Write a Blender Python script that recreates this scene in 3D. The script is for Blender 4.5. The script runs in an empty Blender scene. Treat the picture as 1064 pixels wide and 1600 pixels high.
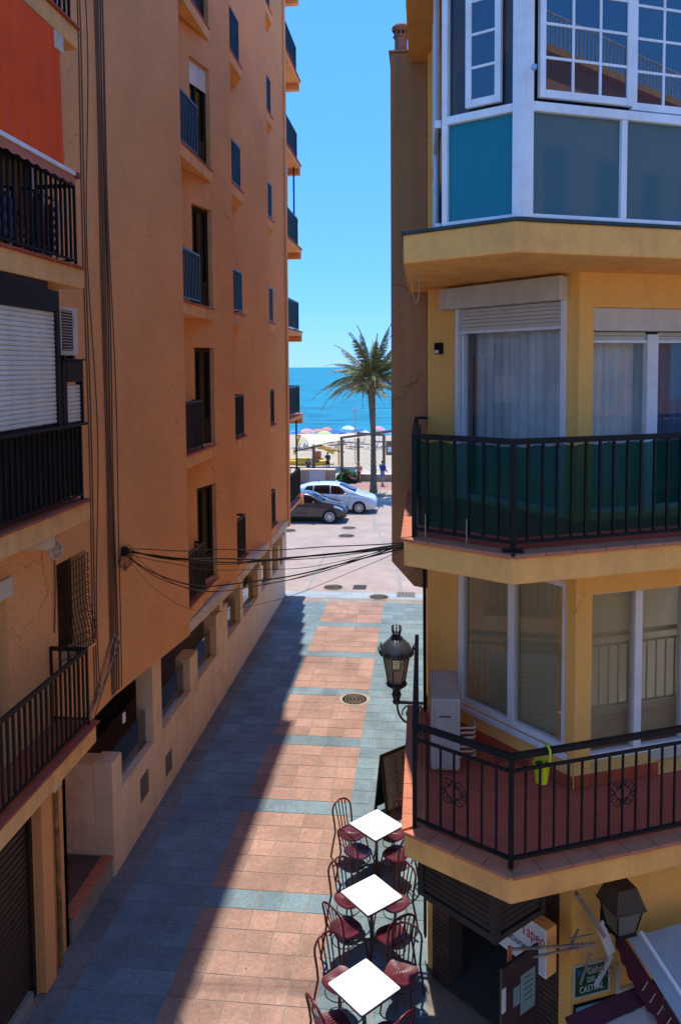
import bpy, math, random
from mathutils import Vector, Matrix
random.seed(7)
sc = bpy.context.scene
col = sc.collection
R = math.radians

# ------------------------------------------------------------ camera
FPX = 1228.0; EYE = Vector((0, 0, 8.0)); PITCH = R(3.5); ROLL = R(-0.4); YAW = R(6.0561); CY = 648.017
_fw = Vector((-math.sin(YAW)*math.cos(PITCH), math.cos(YAW)*math.cos(PITCH), -math.sin(PITCH)))
_rt = Vector((math.cos(YAW), math.sin(YAW), 0)); _up = _rt.cross(_fw)
_R = _rt*math.cos(ROLL) + _up*math.sin(ROLL); _U = _up*math.cos(ROLL) - _rt*math.sin(ROLL)
cam_d = bpy.data.cameras.new('camera'); cam = bpy.data.objects.new('camera', cam_d); col.objects.link(cam)
cam.matrix_world = Matrix(((_R.x, _U.x, -_fw.x, EYE.x), (_R.y, _U.y, -_fw.y, EYE.y), (_R.z, _U.z, -_fw.z, EYE.z), (0, 0, 0, 1)))
cam_d.sensor_fit = 'HORIZONTAL'; cam_d.sensor_width = 36; cam_d.lens = FPX/1064*36
cam_d.shift_y = -(800-CY)/1064; cam_d.clip_end = 40000; cam_d.clip_start = 0.05
sc.camera = cam
sc.render.resolution_x = 680; sc.render.resolution_y = 1024

# ------------------------------------------------------------ sky, sun, exposure
SUN = Vector((-0.047, 0.32, 1.0)).normalized()
w = bpy.data.worlds.new('World'); sc.world = w; w.use_nodes = True
nt = w.node_tree; bg = nt.nodes['Background']
sky = nt.nodes.new('ShaderNodeTexSky'); sky.sky_type = 'NISHITA'; sky.sun_disc = False
sky.sun_elevation = math.asin(SUN.z); sky.sun_rotation = math.atan2(SUN.x, SUN.y)
sky.altitude = 0; sky.air_density = 1.0; sky.dust_density = 0.0; sky.ozone_density = 2.0
tn = nt.nodes.new('ShaderNodeMix'); tn.data_type = 'RGBA'; tn.blend_type = 'MULTIPLY'; tn.inputs[0].default_value = 1.0; tn.inputs[7].default_value = (.66, 1.0, 1.34, 1)
hs = nt.nodes.new('ShaderNodeHueSaturation'); hs.inputs['Saturation'].default_value = 1.0; hs.inputs['Value'].default_value = 1.0
fl = nt.nodes.new('ShaderNodeMix'); fl.data_type = 'RGBA'; fl.inputs[0].default_value = .84; fl.inputs[7].default_value = (.24, 1.16, 3.5, 1)   # clear even blue of the photo
nt.links.new(sky.outputs[0], tn.inputs[6]); nt.links.new(tn.outputs[2], fl.inputs[6]); nt.links.new(fl.outputs[2], hs.inputs['Color']); nt.links.new(hs.outputs[0], bg.inputs[0]); bg.inputs[1].default_value = 0.125
sd = bpy.data.lights.new('sun', 'SUN'); so = bpy.data.objects.new('sun', sd); col.objects.link(so)
sd.energy = 2.0; sd.angle = R(0.53); sd.color = (1.0, 0.945, 0.84)
so.rotation_euler = SUN.to_track_quat('Z', 'Y').to_euler(); so.location = (0, 20, 60)
sc.view_settings.view_transform = 'Standard'; sc.view_settings.look = 'None'
sc.view_settings.exposure = 1.55; sc.view_settings.gamma = 1.0

# ------------------------------------------------------------ helpers
ORG = {}
def ray(x, y): return _fw + _R*((x-532)/FPX) + _U*((CY-y)/FPX)
def at(x, y, X=None, Y=None, Z=None):          # the point a photo pixel shows on a known plane
    d = ray(x, y); t = X/d.x if X is not None else (Y/d.y if Y is not None else (Z-EYE.z)/d.z)
    return EYE + d*t
def px(P):
    v = Vector(P)-EYE; k = v.dot(_fw); return 532+FPX*v.dot(_R)/k, CY-FPX*v.dot(_U)/k

def tag(o, label=None, cat=None, group=None, kind=None):
    if label: o['label'] = label
    if cat: o['category'] = cat
    if group: o['group'] = group
    if kind: o['kind'] = kind
    return o
def thing(name, label, cat, loc=(0, 0, 0), group=None, rz=0):
    o = bpy.data.objects.new(name, None); o.empty_display_size = .2; col.objects.link(o)
    o.location = loc; o.rotation_euler.z = rz; ORG[o.name] = Vector(loc)
    return tag(o, label, cat, group)
def copy_tree(o, parent=None):
    c = o.copy(); col.objects.link(c); c.parent = parent
    for ch in list(o.children): copy_tree(ch, c)
    return c

class MB:
    def __init__(s): s.v = []; s.f = []
    def add(s, vs, fs):
        o = len(s.v); s.v += [tuple(v) for v in vs]; s.f += [[i+o for i in f] for f in fs]; return s
    def box(s, x0, x1, y0, y1, z0, z1):
        return s.add([(x0,y0,z0),(x1,y0,z0),(x1,y1,z0),(x0,y1,z0),(x0,y0,z1),(x1,y0,z1),(x1,y1,z1),(x0,y1,z1)],
                     [(0,3,2,1),(4,5,6,7),(0,1,5,4),(1,2,6,5),(2,3,7,6),(3,0,4,7)])
    def obox(s, p, d, u0, u1, n0, n1, z0, z1):
        # oriented box: p xy origin, d xy direction (u), n = right of d (outward)
        d = Vector((d[0], d[1])).normalized(); n = Vector((d.y, -d.x)); p = Vector((p[0], p[1]))
        q = [p+d*u0+n*n0, p+d*u1+n*n0, p+d*u1+n*n1, p+d*u0+n*n1]
        return s.prism([(a.x, a.y) for a in q], z0, z1)
    def prism(s, poly, z0, z1):
        n = len(poly)
        if sum(poly[i][0]*poly[(i+1)%n][1]-poly[(i+1)%n][0]*poly[i][1] for i in range(n)) < 0: poly = poly[::-1]
        vs = [(x, y, z0) for x, y in poly]+[(x, y, z1) for x, y in poly]
        fs = [tuple(range(n-1, -1, -1)), tuple(range(n, 2*n))]+[(i, (i+1)%n, n+(i+1)%n, n+i) for i in range(n)]
        return s.add(vs, fs)
    def beam(s, p, q, w, h, up=(0, 0, 1)):
        p = Vector(p); q = Vector(q); d = (q-p).normalized(); up = Vector(up)
        if abs(d.dot(up)) > .98: up = Vector((0, 1, 0))
        r = d.cross(up).normalized(); u = r.cross(d)
        c = [r*(-w/2)+u*(-h/2), r*(w/2)+u*(-h/2), r*(w/2)+u*(h/2), r*(-w/2)+u*(h/2)]
        return s.add([p+a for a in c]+[q+a for a in c], [(3,2,1,0),(4,5,6,7),(0,1,5,4),(1,2,6,5),(2,3,7,6),(3,0,4,7)])
    def tube(s, pts, r, n=8, closed=False):
        pts = [Vector(p) for p in pts]; m = len(pts); rs = r if isinstance(r, (list, tuple)) else [r]*m
        vs = []; prev = None
        for i, p in enumerate(pts):
            a = pts[(i-1) % m] if closed or i > 0 else p; b = pts[(i+1) % m] if closed or i < m-1 else p
            t = (b-a).normalized()
            if prev is None:
                up = Vector((0, 0, 1)) if abs(t.z) < .9 else Vector((1, 0, 0)); u = t.cross(up).normalized()
            else:
                u = (prev-t*prev.dot(t))
                u = u.normalized() if u.length > 1e-6 else t.orthogonal().normalized()
            prev = u; w_ = t.cross(u)
            for k in range(n):
                an = 2*math.pi*k/n; vs.append(p+(u*math.cos(an)+w_*math.sin(an))*rs[i])
        fs = []
        for i in range(m if closed else m-1):
            j = (i+1) % m
            for k in range(n): fs.append((i*n+k, j*n+k, j*n+(k+1) % n, i*n+(k+1) % n)[::-1])
        if not closed: fs += [tuple(range(n)), tuple(range((m-1)*n, m*n))[::-1]]
        return s.add(vs, fs)
    def lathe(s, prof, c=(0, 0, 0), n=16, a0=0.0, sq=None):
        vs = []; fs = []; m = len(prof)
        for r_, z in prof:
            for k in range(n):
                an = a0+2*math.pi*k/n; vs.append((c[0]+r_*math.cos(an), c[1]+r_*math.sin(an), c[2]+z))
        for i in range(m-1):
            for k in range(n): fs.append((i*n+k, i*n+(k+1) % n, (i+1)*n+(k+1) % n, (i+1)*n+k))
        fs += [tuple(range(n))[::-1], tuple(range((m-1)*n, m*n))]
        return s.add(vs, fs)
    def sphere(s, c, r, sx=1, sy=1, sz=1, n=12, m=8):
        return s.add(*_sph(c, r, sx, sy, sz, n, m))
    def panel(s, p0, p1, z0, z1, th, ops=()):
        # wall p0->p1, outward = right of direction; ops = (u0,u1,za,zb) openings
        p0 = Vector((p0[0], p0[1])); p1 = Vector((p1[0], p1[1])); L = (p1-p0).length; d = (p1-p0)/L; n = Vector((d.y, -d.x))
        us = sorted(set([0, L]+[min(max(o[i], 0), L) for o in ops for i in (0, 1)])); zs = sorted(set([z0, z1]+[min(max(o[i], z0), z1) for o in ops for i in (2, 3)]))
        def solid(i, j):
            if i < 0 or j < 0 or i >= len(us)-1 or j >= len(zs)-1: return False
            u = (us[i]+us[i+1])/2; z = (zs[j]+zs[j+1])/2
            return not any(o[0] < u < o[1] and o[2] < z < o[3] for o in ops)
        idx = {}; vs = []
        def V(i, j, b):
            k = (i, j, b)
            if k not in idx:
                q = p0+d*us[i]-n*(th*b); idx[k] = len(vs); vs.append((q.x, q.y, zs[j]))
            return idx[k]
        fs = []
        for i in range(len(us)-1):
            for j in range(len(zs)-1):
                if not solid(i, j): continue
                fs.append((V(i,j,0), V(i+1,j,0), V(i+1,j+1,0), V(i,j+1,0)))
                fs.append((V(i,j,1), V(i,j+1,1), V(i+1,j+1,1), V(i+1,j,1)))
                if not solid(i-1, j): fs.append((V(i,j,0), V(i,j+1,0), V(i,j+1,1), V(i,j,1)))
                if not solid(i+1, j): fs.append((V(i+1,j,0), V(i+1,j,1), V(i+1,j+1,1), V(i+1,j+1,0)))
                if not solid(i, j-1): fs.append((V(i,j,0), V(i,j,1), V(i+1,j,1), V(i+1,j,0)))
                if not solid(i, j+1): fs.append((V(i,j+1,0), V(i+1,j+1,0), V(i+1,j+1,1), V(i,j+1,1)))
        return s.add(vs, fs)
    def build(s, name, mat, parent=None, smooth=None, bevel=0, org=None):
        if parent is not None: o0 = ORG.get(parent.name, Vector((0, 0, 0)))
        elif org is not None: o0 = Vector(org)
        else: o0 = Vector((0, 0, 0))
        me = bpy.data.meshes.new(name); me.from_pydata([(v[0]-o0.x, v[1]-o0.y, v[2]-o0.z) for v in s.v], [], s.f); me.update()
        me.materials.append(mat)
        if smooth is not None:
            me.polygons.foreach_set('use_smooth', [True]*len(me.polygons)); me.set_sharp_from_angle(angle=R(smooth))
        o = bpy.data.objects.new(name, me); col.objects.link(o)
        if parent is not None:
            o.parent = parent; ORG[o.name] = o0
        else:
            o.location = o0; ORG[o.name] = o0
        if bevel:
            b = o.modifiers.new('bevel', 'BEVEL'); b.width = bevel; b.segments = 2; b.limit_method = 'ANGLE'; b.angle_limit = R(40)
        return o
def _sph(c, r, sx, sy, sz, n, m):
    vs = []; fs = []
    for i in range(m+1):
        th = math.pi*i/m
        for k in range(n):
            a = 2*math.pi*k/n; vs.append((c[0]+r*sx*math.sin(th)*math.cos(a), c[1]+r*sy*math.sin(th)*math.sin(a), c[2]+r*sz*math.cos(th)))
    for i in range(m):
        for k in range(n): fs.append(((i+1)*n+k, (i+1)*n+(k+1) % n, i*n+(k+1) % n, i*n+k))
    return vs, fs
def inst(src_mesh, name, parent, loc, rz=0, rot=None, scale=None):
    # a repeat that shares its mesh; loc in world
    o = bpy.data.objects.new(name, src_mesh); col.objects.link(o); o.parent = parent
    o.location = Vector(loc)-ORG.get(parent.name, Vector((0, 0, 0)))
    o.rotation_euler = rot if rot else (0, 0, rz)
    if scale: o.scale = scale
    return o
def mesh_only(mb, name, mat, smooth=None):
    me = bpy.data.meshes.new(name); me.from_pydata(mb.v, [], mb.f); me.update(); me.materials.append(mat)
    if smooth is not None:
        me.polygons.foreach_set('use_smooth', [True]*len(me.polygons)); me.set_sharp_from_angle(angle=R(smooth))
    return me

# ------------------------------------------------------------ materials
def newmat(name):
    m = bpy.data.materials.new(name); m.use_nodes = True; n = m.node_tree
    return m, n, n.nodes['Principled BSDF']
def _n(nt, t, **kw):
    x = nt.nodes.new(t)
    for k, v in kw.items():
        if k.startswith('i_'): x.inputs[k[2:].replace('_', ' ')].default_value = v
        else: setattr(x, k, v)
    return x
def _ramp(nt, a, b, p0=.35, p1=.65):
    r = nt.nodes.new('ShaderNodeMapRange'); r.inputs['From Min'].default_value = p0; r.inputs['From Max'].default_value = p1
    r.inputs['To Min'].default_value = a; r.inputs['To Max'].default_value = b; return r
def surf(name, c, rough=.85, var=.18, scale=2.0, streak=0.0, fine=.10, bump=.25, bscale=60, bdist=.004, metal=0, spec=.4, stain=None, stain_amt=0, stain_scale=.9, coat=0, island=0, crack=0):
    """general weathered surface: mottling, vertical streaks, fine grain, optional stains"""
    m, nt, b = newmat(name); L = nt.links
    g = _n(nt, 'ShaderNodeNewGeometry')
    n1 = _n(nt, 'ShaderNodeTexNoise'); n1.inputs['Scale'].default_value = scale; n1.inputs['Detail'].default_value = 6; n1.inputs['Roughness'].default_value = .6
    L.new(g.outputs['Position'], n1.inputs['Vector'])
    r1 = _ramp(nt, 1-var, 1+var*.7, .3, .7); L.new(n1.outputs[0], r1.inputs[0])
    n2 = _n(nt, 'ShaderNodeTexNoise'); n2.inputs['Scale'].default_value = bscale; n2.inputs['Detail'].default_value = 4
    L.new(g.outputs['Position'], n2.inputs['Vector'])
    r2 = _ramp(nt, 1-fine, 1+fine, .3, .7); L.new(n2.outputs[0], r2.inputs[0])
    mu = _n(nt, 'ShaderNodeMath', operation='MULTIPLY'); L.new(r1.outputs[0], mu.inputs[0]); L.new(r2.outputs[0], mu.inputs[1])
    last = mu.outputs[0]
    if streak:
        mp = _n(nt, 'ShaderNodeMapping'); mp.inputs['Scale'].default_value = (5.5, 5.5, .35); L.new(g.outputs['Position'], mp.inputs[0])
        n3 = _n(nt, 'ShaderNodeTexNoise'); n3.inputs['Scale'].default_value = 1; n3.inputs['Detail'].default_value = 5; L.new(mp.outputs[0], n3.inputs['Vector'])
        r3 = _ramp(nt, 1-streak, 1.0, .32, .6); L.new(n3.outputs[0], r3.inputs[0])
        m3 = _n(nt, 'ShaderNodeMath', operation='MULTIPLY'); L.new(last, m3.inputs[0]); L.new(r3.outputs[0], m3.inputs[1]); last = m3.outputs[0]
    if island:
        r4 = _ramp(nt, 1-island, 1+island, 0, 1); L.new(g.outputs['Random Per Island'], r4.inputs[0])
        m4 = _n(nt, 'ShaderNodeMath', operation='MULTIPLY'); L.new(last, m4.inputs[0]); L.new(r4.outputs[0], m4.inputs[1]); last = m4.outputs[0]
    vm = _n(nt, 'ShaderNodeVectorMath', operation='SCALE'); vm.inputs[0].default_value = c; L.new(last, vm.inputs['Scale'])
    out = vm.outputs[0]
    if stain:
        n5 = _n(nt, 'ShaderNodeTexNoise'); n5.inputs['Scale'].default_value = stain_scale; n5.inputs['Detail'].default_value = 8; n5.inputs['Roughness'].default_value = .7
        L.new(g.outputs['Position'], n5.inputs['Vector'])
        r5 = _ramp(nt, 0, stain_amt, .5, .68); L.new(n5.outputs[0], r5.inputs[0])
        mx = _n(nt, 'ShaderNodeMix', data_type='RGBA'); L.new(r5.outputs[0], mx.inputs[0]); L.new(out, mx.inputs[6]); mx.inputs[7].default_value = (*stain, 1); out = mx.outputs[2]
    if crack:
        nd = _n(nt, 'ShaderNodeTexNoise'); nd.inputs['Scale'].default_value = 2.2; nd.inputs['Detail'].default_value = 5; L.new(g.outputs['Position'], nd.inputs['Vector'])
        sc2 = _n(nt, 'ShaderNodeVectorMath', operation='SCALE'); L.new(nd.outputs['Color'], sc2.inputs[0]); sc2.inputs['Scale'].default_value = .55
        ad2 = _n(nt, 'ShaderNodeVectorMath', operation='ADD'); L.new(g.outputs['Position'], ad2.inputs[0]); L.new(sc2.outputs[0], ad2.inputs[1])
        vo2 = _n(nt, 'ShaderNodeTexVoronoi', feature='DISTANCE_TO_EDGE'); vo2.inputs['Scale'].default_value = .75; L.new(ad2.outputs[0], vo2.inputs['Vector'])
        rc = _ramp(nt, crack, 0, .0015, .006); L.new(vo2.outputs['Distance'], rc.inputs[0])
        rm = _ramp(nt, 0, 1, .52, .60); L.new(n1.outputs[0], rm.inputs[0])
        mc = _n(nt, 'ShaderNodeMath', operation='MULTIPLY'); L.new(rc.outputs[0], mc.inputs[0]); L.new(rm.outputs[0], mc.inputs[1])
        mk_ = _n(nt, 'ShaderNodeMix', data_type='RGBA'); L.new(mc.outputs[0], mk_.inputs[0]); L.new(out, mk_.inputs[6]); mk_.inputs[7].default_value = (c[0]*.3, c[1]*.28, c[2]*.28, 1); out = mk_.outputs[2]
    L.new(out, b.inputs['Base Color'])
    b.inputs['Roughness'].default_value = rough; b.inputs['Metallic'].default_value = metal; b.inputs['Specular IOR Level'].default_value = spec
    if coat: b.inputs['Coat Weight'].default_value = coat
    if bump:
        bp = _n(nt, 'ShaderNodeBump'); bp.inputs['Strength'].default_value = bump; bp.inputs['Distance'].default_value = bdist
        L.new(n2.outputs[0], bp.inputs['Height']); L.new(bp.outputs[0], b.inputs['Normal'])
    return m
def glassmat(name, tint=(.75, .82, .82), refl=1.0, rough=.0, ior=1.5, body=0.0, bodycol=(.1, .2, .2), body_rough=.3):
    """window pane: fresnel reflection over a tinted see-through; body > 0 makes it frosted/tinted film"""
    m, nt, b = newmat(name); L = nt.links; nt.nodes.remove(b); out = nt.nodes['Material Output']
    tr = _n(nt, 'ShaderNodeBsdfTransparent'); tr.inputs[0].default_value = (*tint, 1)
    gl = _n(nt, 'ShaderNodeBsdfGlossy'); gl.inputs['Roughness'].default_value = rough
    fr = _n(nt, 'ShaderNodeFresnel'); fr.inputs[0].default_value = ior
    mu = _n(nt, 'ShaderNodeMath', operation='MULTIPLY'); L.new(fr.outputs[0], mu.inputs[0]); mu.inputs[1].default_value = refl; mu.use_clamp = True
    base = tr.outputs[0]
    if body:
        df = _n(nt, 'ShaderNodeBsdfDiffuse'); df.inputs[0].default_value = (*bodycol, 1)
        m1 = _n(nt, 'ShaderNodeMixShader'); m1.inputs[0].default_value = body; L.new(base, m1.inputs[1]); L.new(df.outputs[0], m1.inputs[2]); base = m1.outputs[0]
    mx = _n(nt, 'ShaderNodeMixShader'); L.new(mu.outputs[0], mx.inputs[0]); L.new(base, mx.inputs[1]); L.new(gl.outputs[0], mx.inputs[2])
    L.new(mx.outputs[0], out.inputs[0]); return m
M = {}
M['orange'] = surf('orange_plaster', (.82, .375, .14), .92, .14, .45, .0, .20, .7, 70, .008, stain=(.50, .24, .11), stain_amt=.35, stain_scale=.30, crack=.6)
M['orange_fascia'] = surf('orange_fascia_plaster', (.88, .44, .15), .9, .12, 1.6, .12, .12, .4, 80, .004, stain=(.36, .19, .10), stain_amt=.5, stain_scale=1.8)
M['yellow'] = surf('yellow_plaster', (.95, .485, .115), .9, .08, .8, .05, .10, .4, 100, .004, stain=(.60, .36, .13), stain_amt=.4, stain_scale=.8, crack=.6)
M['yellow_fascia'] = surf('ochre_fascia_plaster', (.95, .45, .115), .9, .12, 1.5, .10, .10, .4, 80, .004, stain=(.66, .26, .09), stain_amt=.6, stain_scale=1.9, crack=.8)
M['brown'] = surf('brown_plaster', (.46, .215, .085), .93, .12, .8, .18, .14, .5, 70, .006, stain=(.26, .12, .06), stain_amt=.5, stain_scale=.8, crack=.8)
M['beige'] = surf('beige_plaster', (.86, .64, .43), .9, .12, 1.2, .10, .10, .45, 80, .005, stain=(.38, .24, .13), stain_amt=.5, stain_scale=1.2)
M['soffit'] = surf('pale_soffit_plaster', (.70, .60, .46), .9, .14, 1.0, 0, .08, .3, 60, .004, stain=(.36, .27, .18), stain_amt=.4, stain_scale=1.5)
M['redtile'] = surf('red_clay_tile', (.46, .08, .03), .75, .25, 3.0, 0, .15, .3, 70, .003, stain=(.20, .08, .06), stain_amt=.4, stain_scale=2.5, island=.12)
M['edgetile'] = surf('orange_clay_edge_tile', (.50, .155, .075), .6, .2, 4.0, 0, .12, .3, 70, .003, stain=(.30, .12, .08), stain_amt=.4, stain_scale=3)
M['iron'] = surf('black_iron', (.007, .007, .008), .6, .2, 8, 0, .2, .15, 120, .001, spec=.22)
M['iron_brown'] = surf('dark_brown_iron', (.024, .013, .009), .6, .2, 8, 0, .2, .15, 120, .001, spec=.22)
M['iron_sky_tint'] = surf('sky_tinted_glossy_iron', (.008, .016, .024), .4, .2, 8, 0, .15, .1, 120, .001, spec=.4)  # bluish base colour paints in the sky's reflection on upper-floor rails
M['white_alu'] = surf('white_aluminium', (.80, .80, .81), .38, .06, 3, .08, .04, .05, 80, .001, stain=(.45, .40, .34), stain_amt=.3, stain_scale=2)
M['white_plastic'] = surf('white_plastic', (.62, .56, .48), .5, .08, 3, .1, .05, .08, 60, .001, stain=(.42, .34, .26), stain_amt=.3, stain_scale=2.5)
M['blind'] = surf('cream_shutter_slats', (.70, .63, .53), .5, .08, 2, .1, .05, .08, 60, .001, stain=(.48, .40, .3), stain_amt=.3, stain_scale=1.5)
M['brownwood'] = surf('dark_brown_wood', (.026, .013, .008), .65, .35, 5, .4, .3, .25, 90, .002)
M['blackgap'] = surf('unlit_interior', (.012, .011, .010), .95, .1, 3, 0, 0, 0)  # near-black colour painted in place of unlit depth
M['interior'] = surf('shade_dark_interior', (.06, .05, .04), .95, .15, 1.5, 0, .05, .1)  # dark colour stands in for the deep shade of rooms and recesses
M['curtain'] = surf('grey_curtain_cloth', (.78, .76, .74), .95, .12, 3, .25, .08, .1)
M['curtain_blue'] = surf('blue_curtain_cloth', (.12, .17, .30), .95, .15, 3, .25, .08, .1)
M['blind_brown'] = surf('brown_roller_blind', (.60, .45, .24), .95, .06, 2, .05, .06, .15, 200, .001)
M['glass'] = glassmat('window_glass', (.93, .95, .95), .32, 0)
M['glass_dark'] = glassmat('dark_window_glass', (.45, .50, .52), 1.3, 0)
M['glass_teal'] = glassmat('teal_film_glass', (.03, .07, .08), .8, .05, 1.5, .85, (.010, .20, .25))
M['glass_grey'] = glassmat('grey_film_glass', (.05, .06, .06), .7, .05, 1.5, .85, (.075, .165, .19))
M['glass_terrace'] = glassmat('terrace_glass', (.42, .50, .55), 1.8, 0, 1.55)
M['cable'] = surf('black_cable', (.012, .011, .010), .6, .2, 5, 0, .1, 0)
M['cable_brown'] = surf('painted_cable', (.20, .085, .04), .7, .25, 5, 0, .1, 0)
M['cable_pale'] = surf('pale_cable', (.42, .34, .25), .7, .25, 5, 0, .1, 0)
M['awning'] = surf('orange_red_canvas', (1.0, .09, .004), .9, .12, 1.2, .12, .06, .3, 250, .001, stain=(.6, .04, .004), stain_amt=.3, stain_scale=.8)
M['white_paint'] = surf('white_paint', (.75, .75, .74), .5, .06, 3, 0, .05, .1)
M['steel'] = surf('brushed_steel', (.42, .42, .42), .32, .1, 5, 0, .05, .05, metal=.9)
M['concrete'] = surf('grey_concrete', (.30, .28, .25), .9, .2, 2, 0, .12, .5, 40, .006)
# ------------------------------------------------------------ ground, street paving, promenade, beach, sea
def paver(name, c, c2, rough=.75):
    m, nt, b = newmat(name); L = nt.links
    g = _n(nt, 'ShaderNodeNewGeometry'); oi = _n(nt, 'ShaderNodeObjectInfo')
    ad = _n(nt, 'ShaderNodeMath', operation='ADD'); L.new(g.outputs['Random Per Island'], ad.inputs[0]); L.new(oi.outputs['Random'], ad.inputs[1])
    frc = _n(nt, 'ShaderNodeMath', operation='FRACT'); L.new(ad.outputs[0], frc.inputs[0])
    sh = _n(nt, 'ShaderNodeVectorMath', operation='SCALE'); sh.inputs[0].default_value = (37, 19, 5); L.new(frc.outputs[0], sh.inputs['Scale'])
    pa = _n(nt, 'ShaderNodeVectorMath', operation='ADD'); L.new(g.outputs['Position'], pa.inputs[0]); L.new(sh.outputs[0], pa.inputs[1])
    n1 = _n(nt, 'ShaderNodeTexNoise'); n1.inputs['Scale'].default_value = 9; n1.inputs['Detail'].default_value = 4; n1.inputs['Distortion'].default_value = 2.2; L.new(pa.outputs[0], n1.inputs['Vector'])
    n2 = _n(nt, 'ShaderNodeTexNoise'); n2.inputs['Scale'].default_value = .9; n2.inputs['Detail'].default_value = 7; n2.inputs['Roughness'].default_value = .65; L.new(g.outputs['Position'], n2.inputs['Vector'])
    wv = _n(nt, 'ShaderNodeTexWave'); wv.inputs['Scale'].default_value = 11; wv.inputs['Distortion'].default_value = 9; wv.inputs['Detail'].default_value = 3; wv.inputs['Detail Scale'].default_value = .8; L.new(pa.outputs[0], wv.inputs['Vector'])
    r0 = _ramp(nt, .86, 1.12, 0, 1); L.new(frc.outputs[0], r0.inputs[0])
    r1 = _ramp(nt, .84, 1.12, .3, .7); L.new(n1.outputs[0], r1.inputs[0])
    r2 = _ramp(nt, .72, 1.10, .34, .66); L.new(n2.outputs[0], r2.inputs[0])
    r3 = _ramp(nt, .91, 1.05, 0, 1); L.new(wv.outputs[1], r3.inputs[0])
    last = r0.outputs[0]
    for r in (r1, r2, r3):
        q = _n(nt, 'ShaderNodeMath', operation='MULTIPLY'); L.new(last, q.inputs[0]); L.new(r.outputs[0], q.inputs[1]); last = q.outputs[0]
    mx = _n(nt, 'ShaderNodeMix', data_type='RGBA'); L.new(n1.outputs[0], mx.inputs[0]); mx.inputs[6].default_value = (*c, 1); mx.inputs[7].default_value = (*c2, 1)
    vm = _n(nt, 'ShaderNodeVectorMath', operation='SCALE'); L.new(mx.outputs[2], vm.inputs[0]); L.new(last, vm.inputs['Scale'])
    n4 = _n(nt, 'ShaderNodeTexNoise'); n4.inputs['Scale'].default_value = 2.6; n4.inputs['Detail'].default_value = 9; n4.inputs['Roughness'].default_value = .75; L.new(g.outputs['Position'], n4.inputs['Vector'])
    r4 = _ramp(nt, 0, .60, .56, .72); L.new(n4.outputs[0], r4.inputs[0])
    mg = _n(nt, 'ShaderNodeMix', data_type='RGBA'); L.new(r4.outputs[0], mg.inputs[0]); L.new(vm.outputs[0], mg.inputs[6]); mg.inputs[7].default_value = (.24, .22, .19, 1)
    vo = _n(nt, 'ShaderNodeTexVoronoi'); vo.inputs['Scale'].default_value = 2.3; vo.inputs['Randomness'].default_value = 1; L.new(g.outputs['Position'], vo.inputs['Vector'])
    rv = _ramp(nt, .55, 0, .035, .06); L.new(vo.outputs['Distance'], rv.inputs[0])
    ms = _n(nt, 'ShaderNodeMix', data_type='RGBA'); L.new(rv.outputs[0], ms.inputs[0]); L.new(mg.outputs[2], ms.inputs[6]); ms.inputs[7].default_value = (.10, .085, .075, 1)   # trodden gum and drips
    L.new(ms.outputs[2], b.inputs['Base Color']); b.inputs['Roughness'].default_value = rough; b.inputs['Specular IOR Level'].default_value = .3
    bp = _n(nt, 'ShaderNodeBump'); bp.inputs['Strength'].default_value = .4; bp.inputs['Distance'].default_value = .006; L.new(wv.outputs[1], bp.inputs['Height']); L.new(bp.outputs[0], b.inputs['Normal'])
    return m
M['pink'] = paver('pink_paving_stone', (.34, .195, .145), (.41, .25, .19))
M['blue'] = paver('blue_grey_paving_stone', (.15, .225, .26), (.195, .27, .305))
M['greyp'] = paver('grey_paving_stone', (.17, .165, .165), (.24, .225, .21))
M['mortar'] = surf('paving_mortar', (.27, .235, .20), .95, .2, 2, 0, .2, .3, 80, .004)
M['earth'] = surf('bare_ground', (.22, .18, .14), .95, .2, .5, 0, .1, .3, 30, .01)

def sheet(name, mat, x0, x1, y0, y1, z, nx=1, ny=1, zf=None):
    m = MB(); vs = []; fs = []
    for j in range(ny+1):
        for i in range(nx+1):
            x = x0+(x1-x0)*i/nx; y = y0+(y1-y0)*j/ny; vs.append((x, y, zf(x, y) if zf else z))
    for j in range(ny):
        for i in range(nx): a = j*(nx+1)+i; fs.append((a, a+1, a+nx+2, a+nx+1))
    m.add(vs, fs); return tag(m.build(name, mat), kind='structure')
sheet('ground', M['earth'], -260, 260, -80, 53.4, -.03)
street = sheet('street_pavement', M['mortar'], -7.6, 0.05, 2.0, 26.55, -.007)

XB = [-4.85, -4.49, -4.08, -3.67, -3.265, -2.88, -2.495, -2.11, -1.725, -1.34, -.99, -.645, -.30, .045]
ROW = 0.4233; Y0 = 11.15-ROW/2-ROW*6*3       # cross bands centred every 6 rows
def tile_mb(w_, d_, cx=0, cy=0):
    g = .006; b = .005; t = MB(); hx = w_/2-g; hy = d_/2-g
    a = [(cx-hx, cy-hy), (cx+hx, cy-hy), (cx+hx, cy+hy), (cx-hx, cy+hy)]; i = [(cx-hx+b, cy-hy+b), (cx+hx-b, cy-hy+b), (cx+hx-b, cy+hy-b), (cx-hx+b, cy+hy-b)]
    return t.add([(x, y, -.012) for x, y in a]+[(x, y, -.003) for x, y in a]+[(x, y, 0) for x, y in i],
          [(8,9,10,11)]+[(4+k, 4+(k+1) % 4, 8+(k+1) % 4, 8+k) for k in range(4)]+[(k, (k+1) % 4, 4+(k+1) % 4, 4+k) for k in range(4)])
cells = []
r = 0
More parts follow.
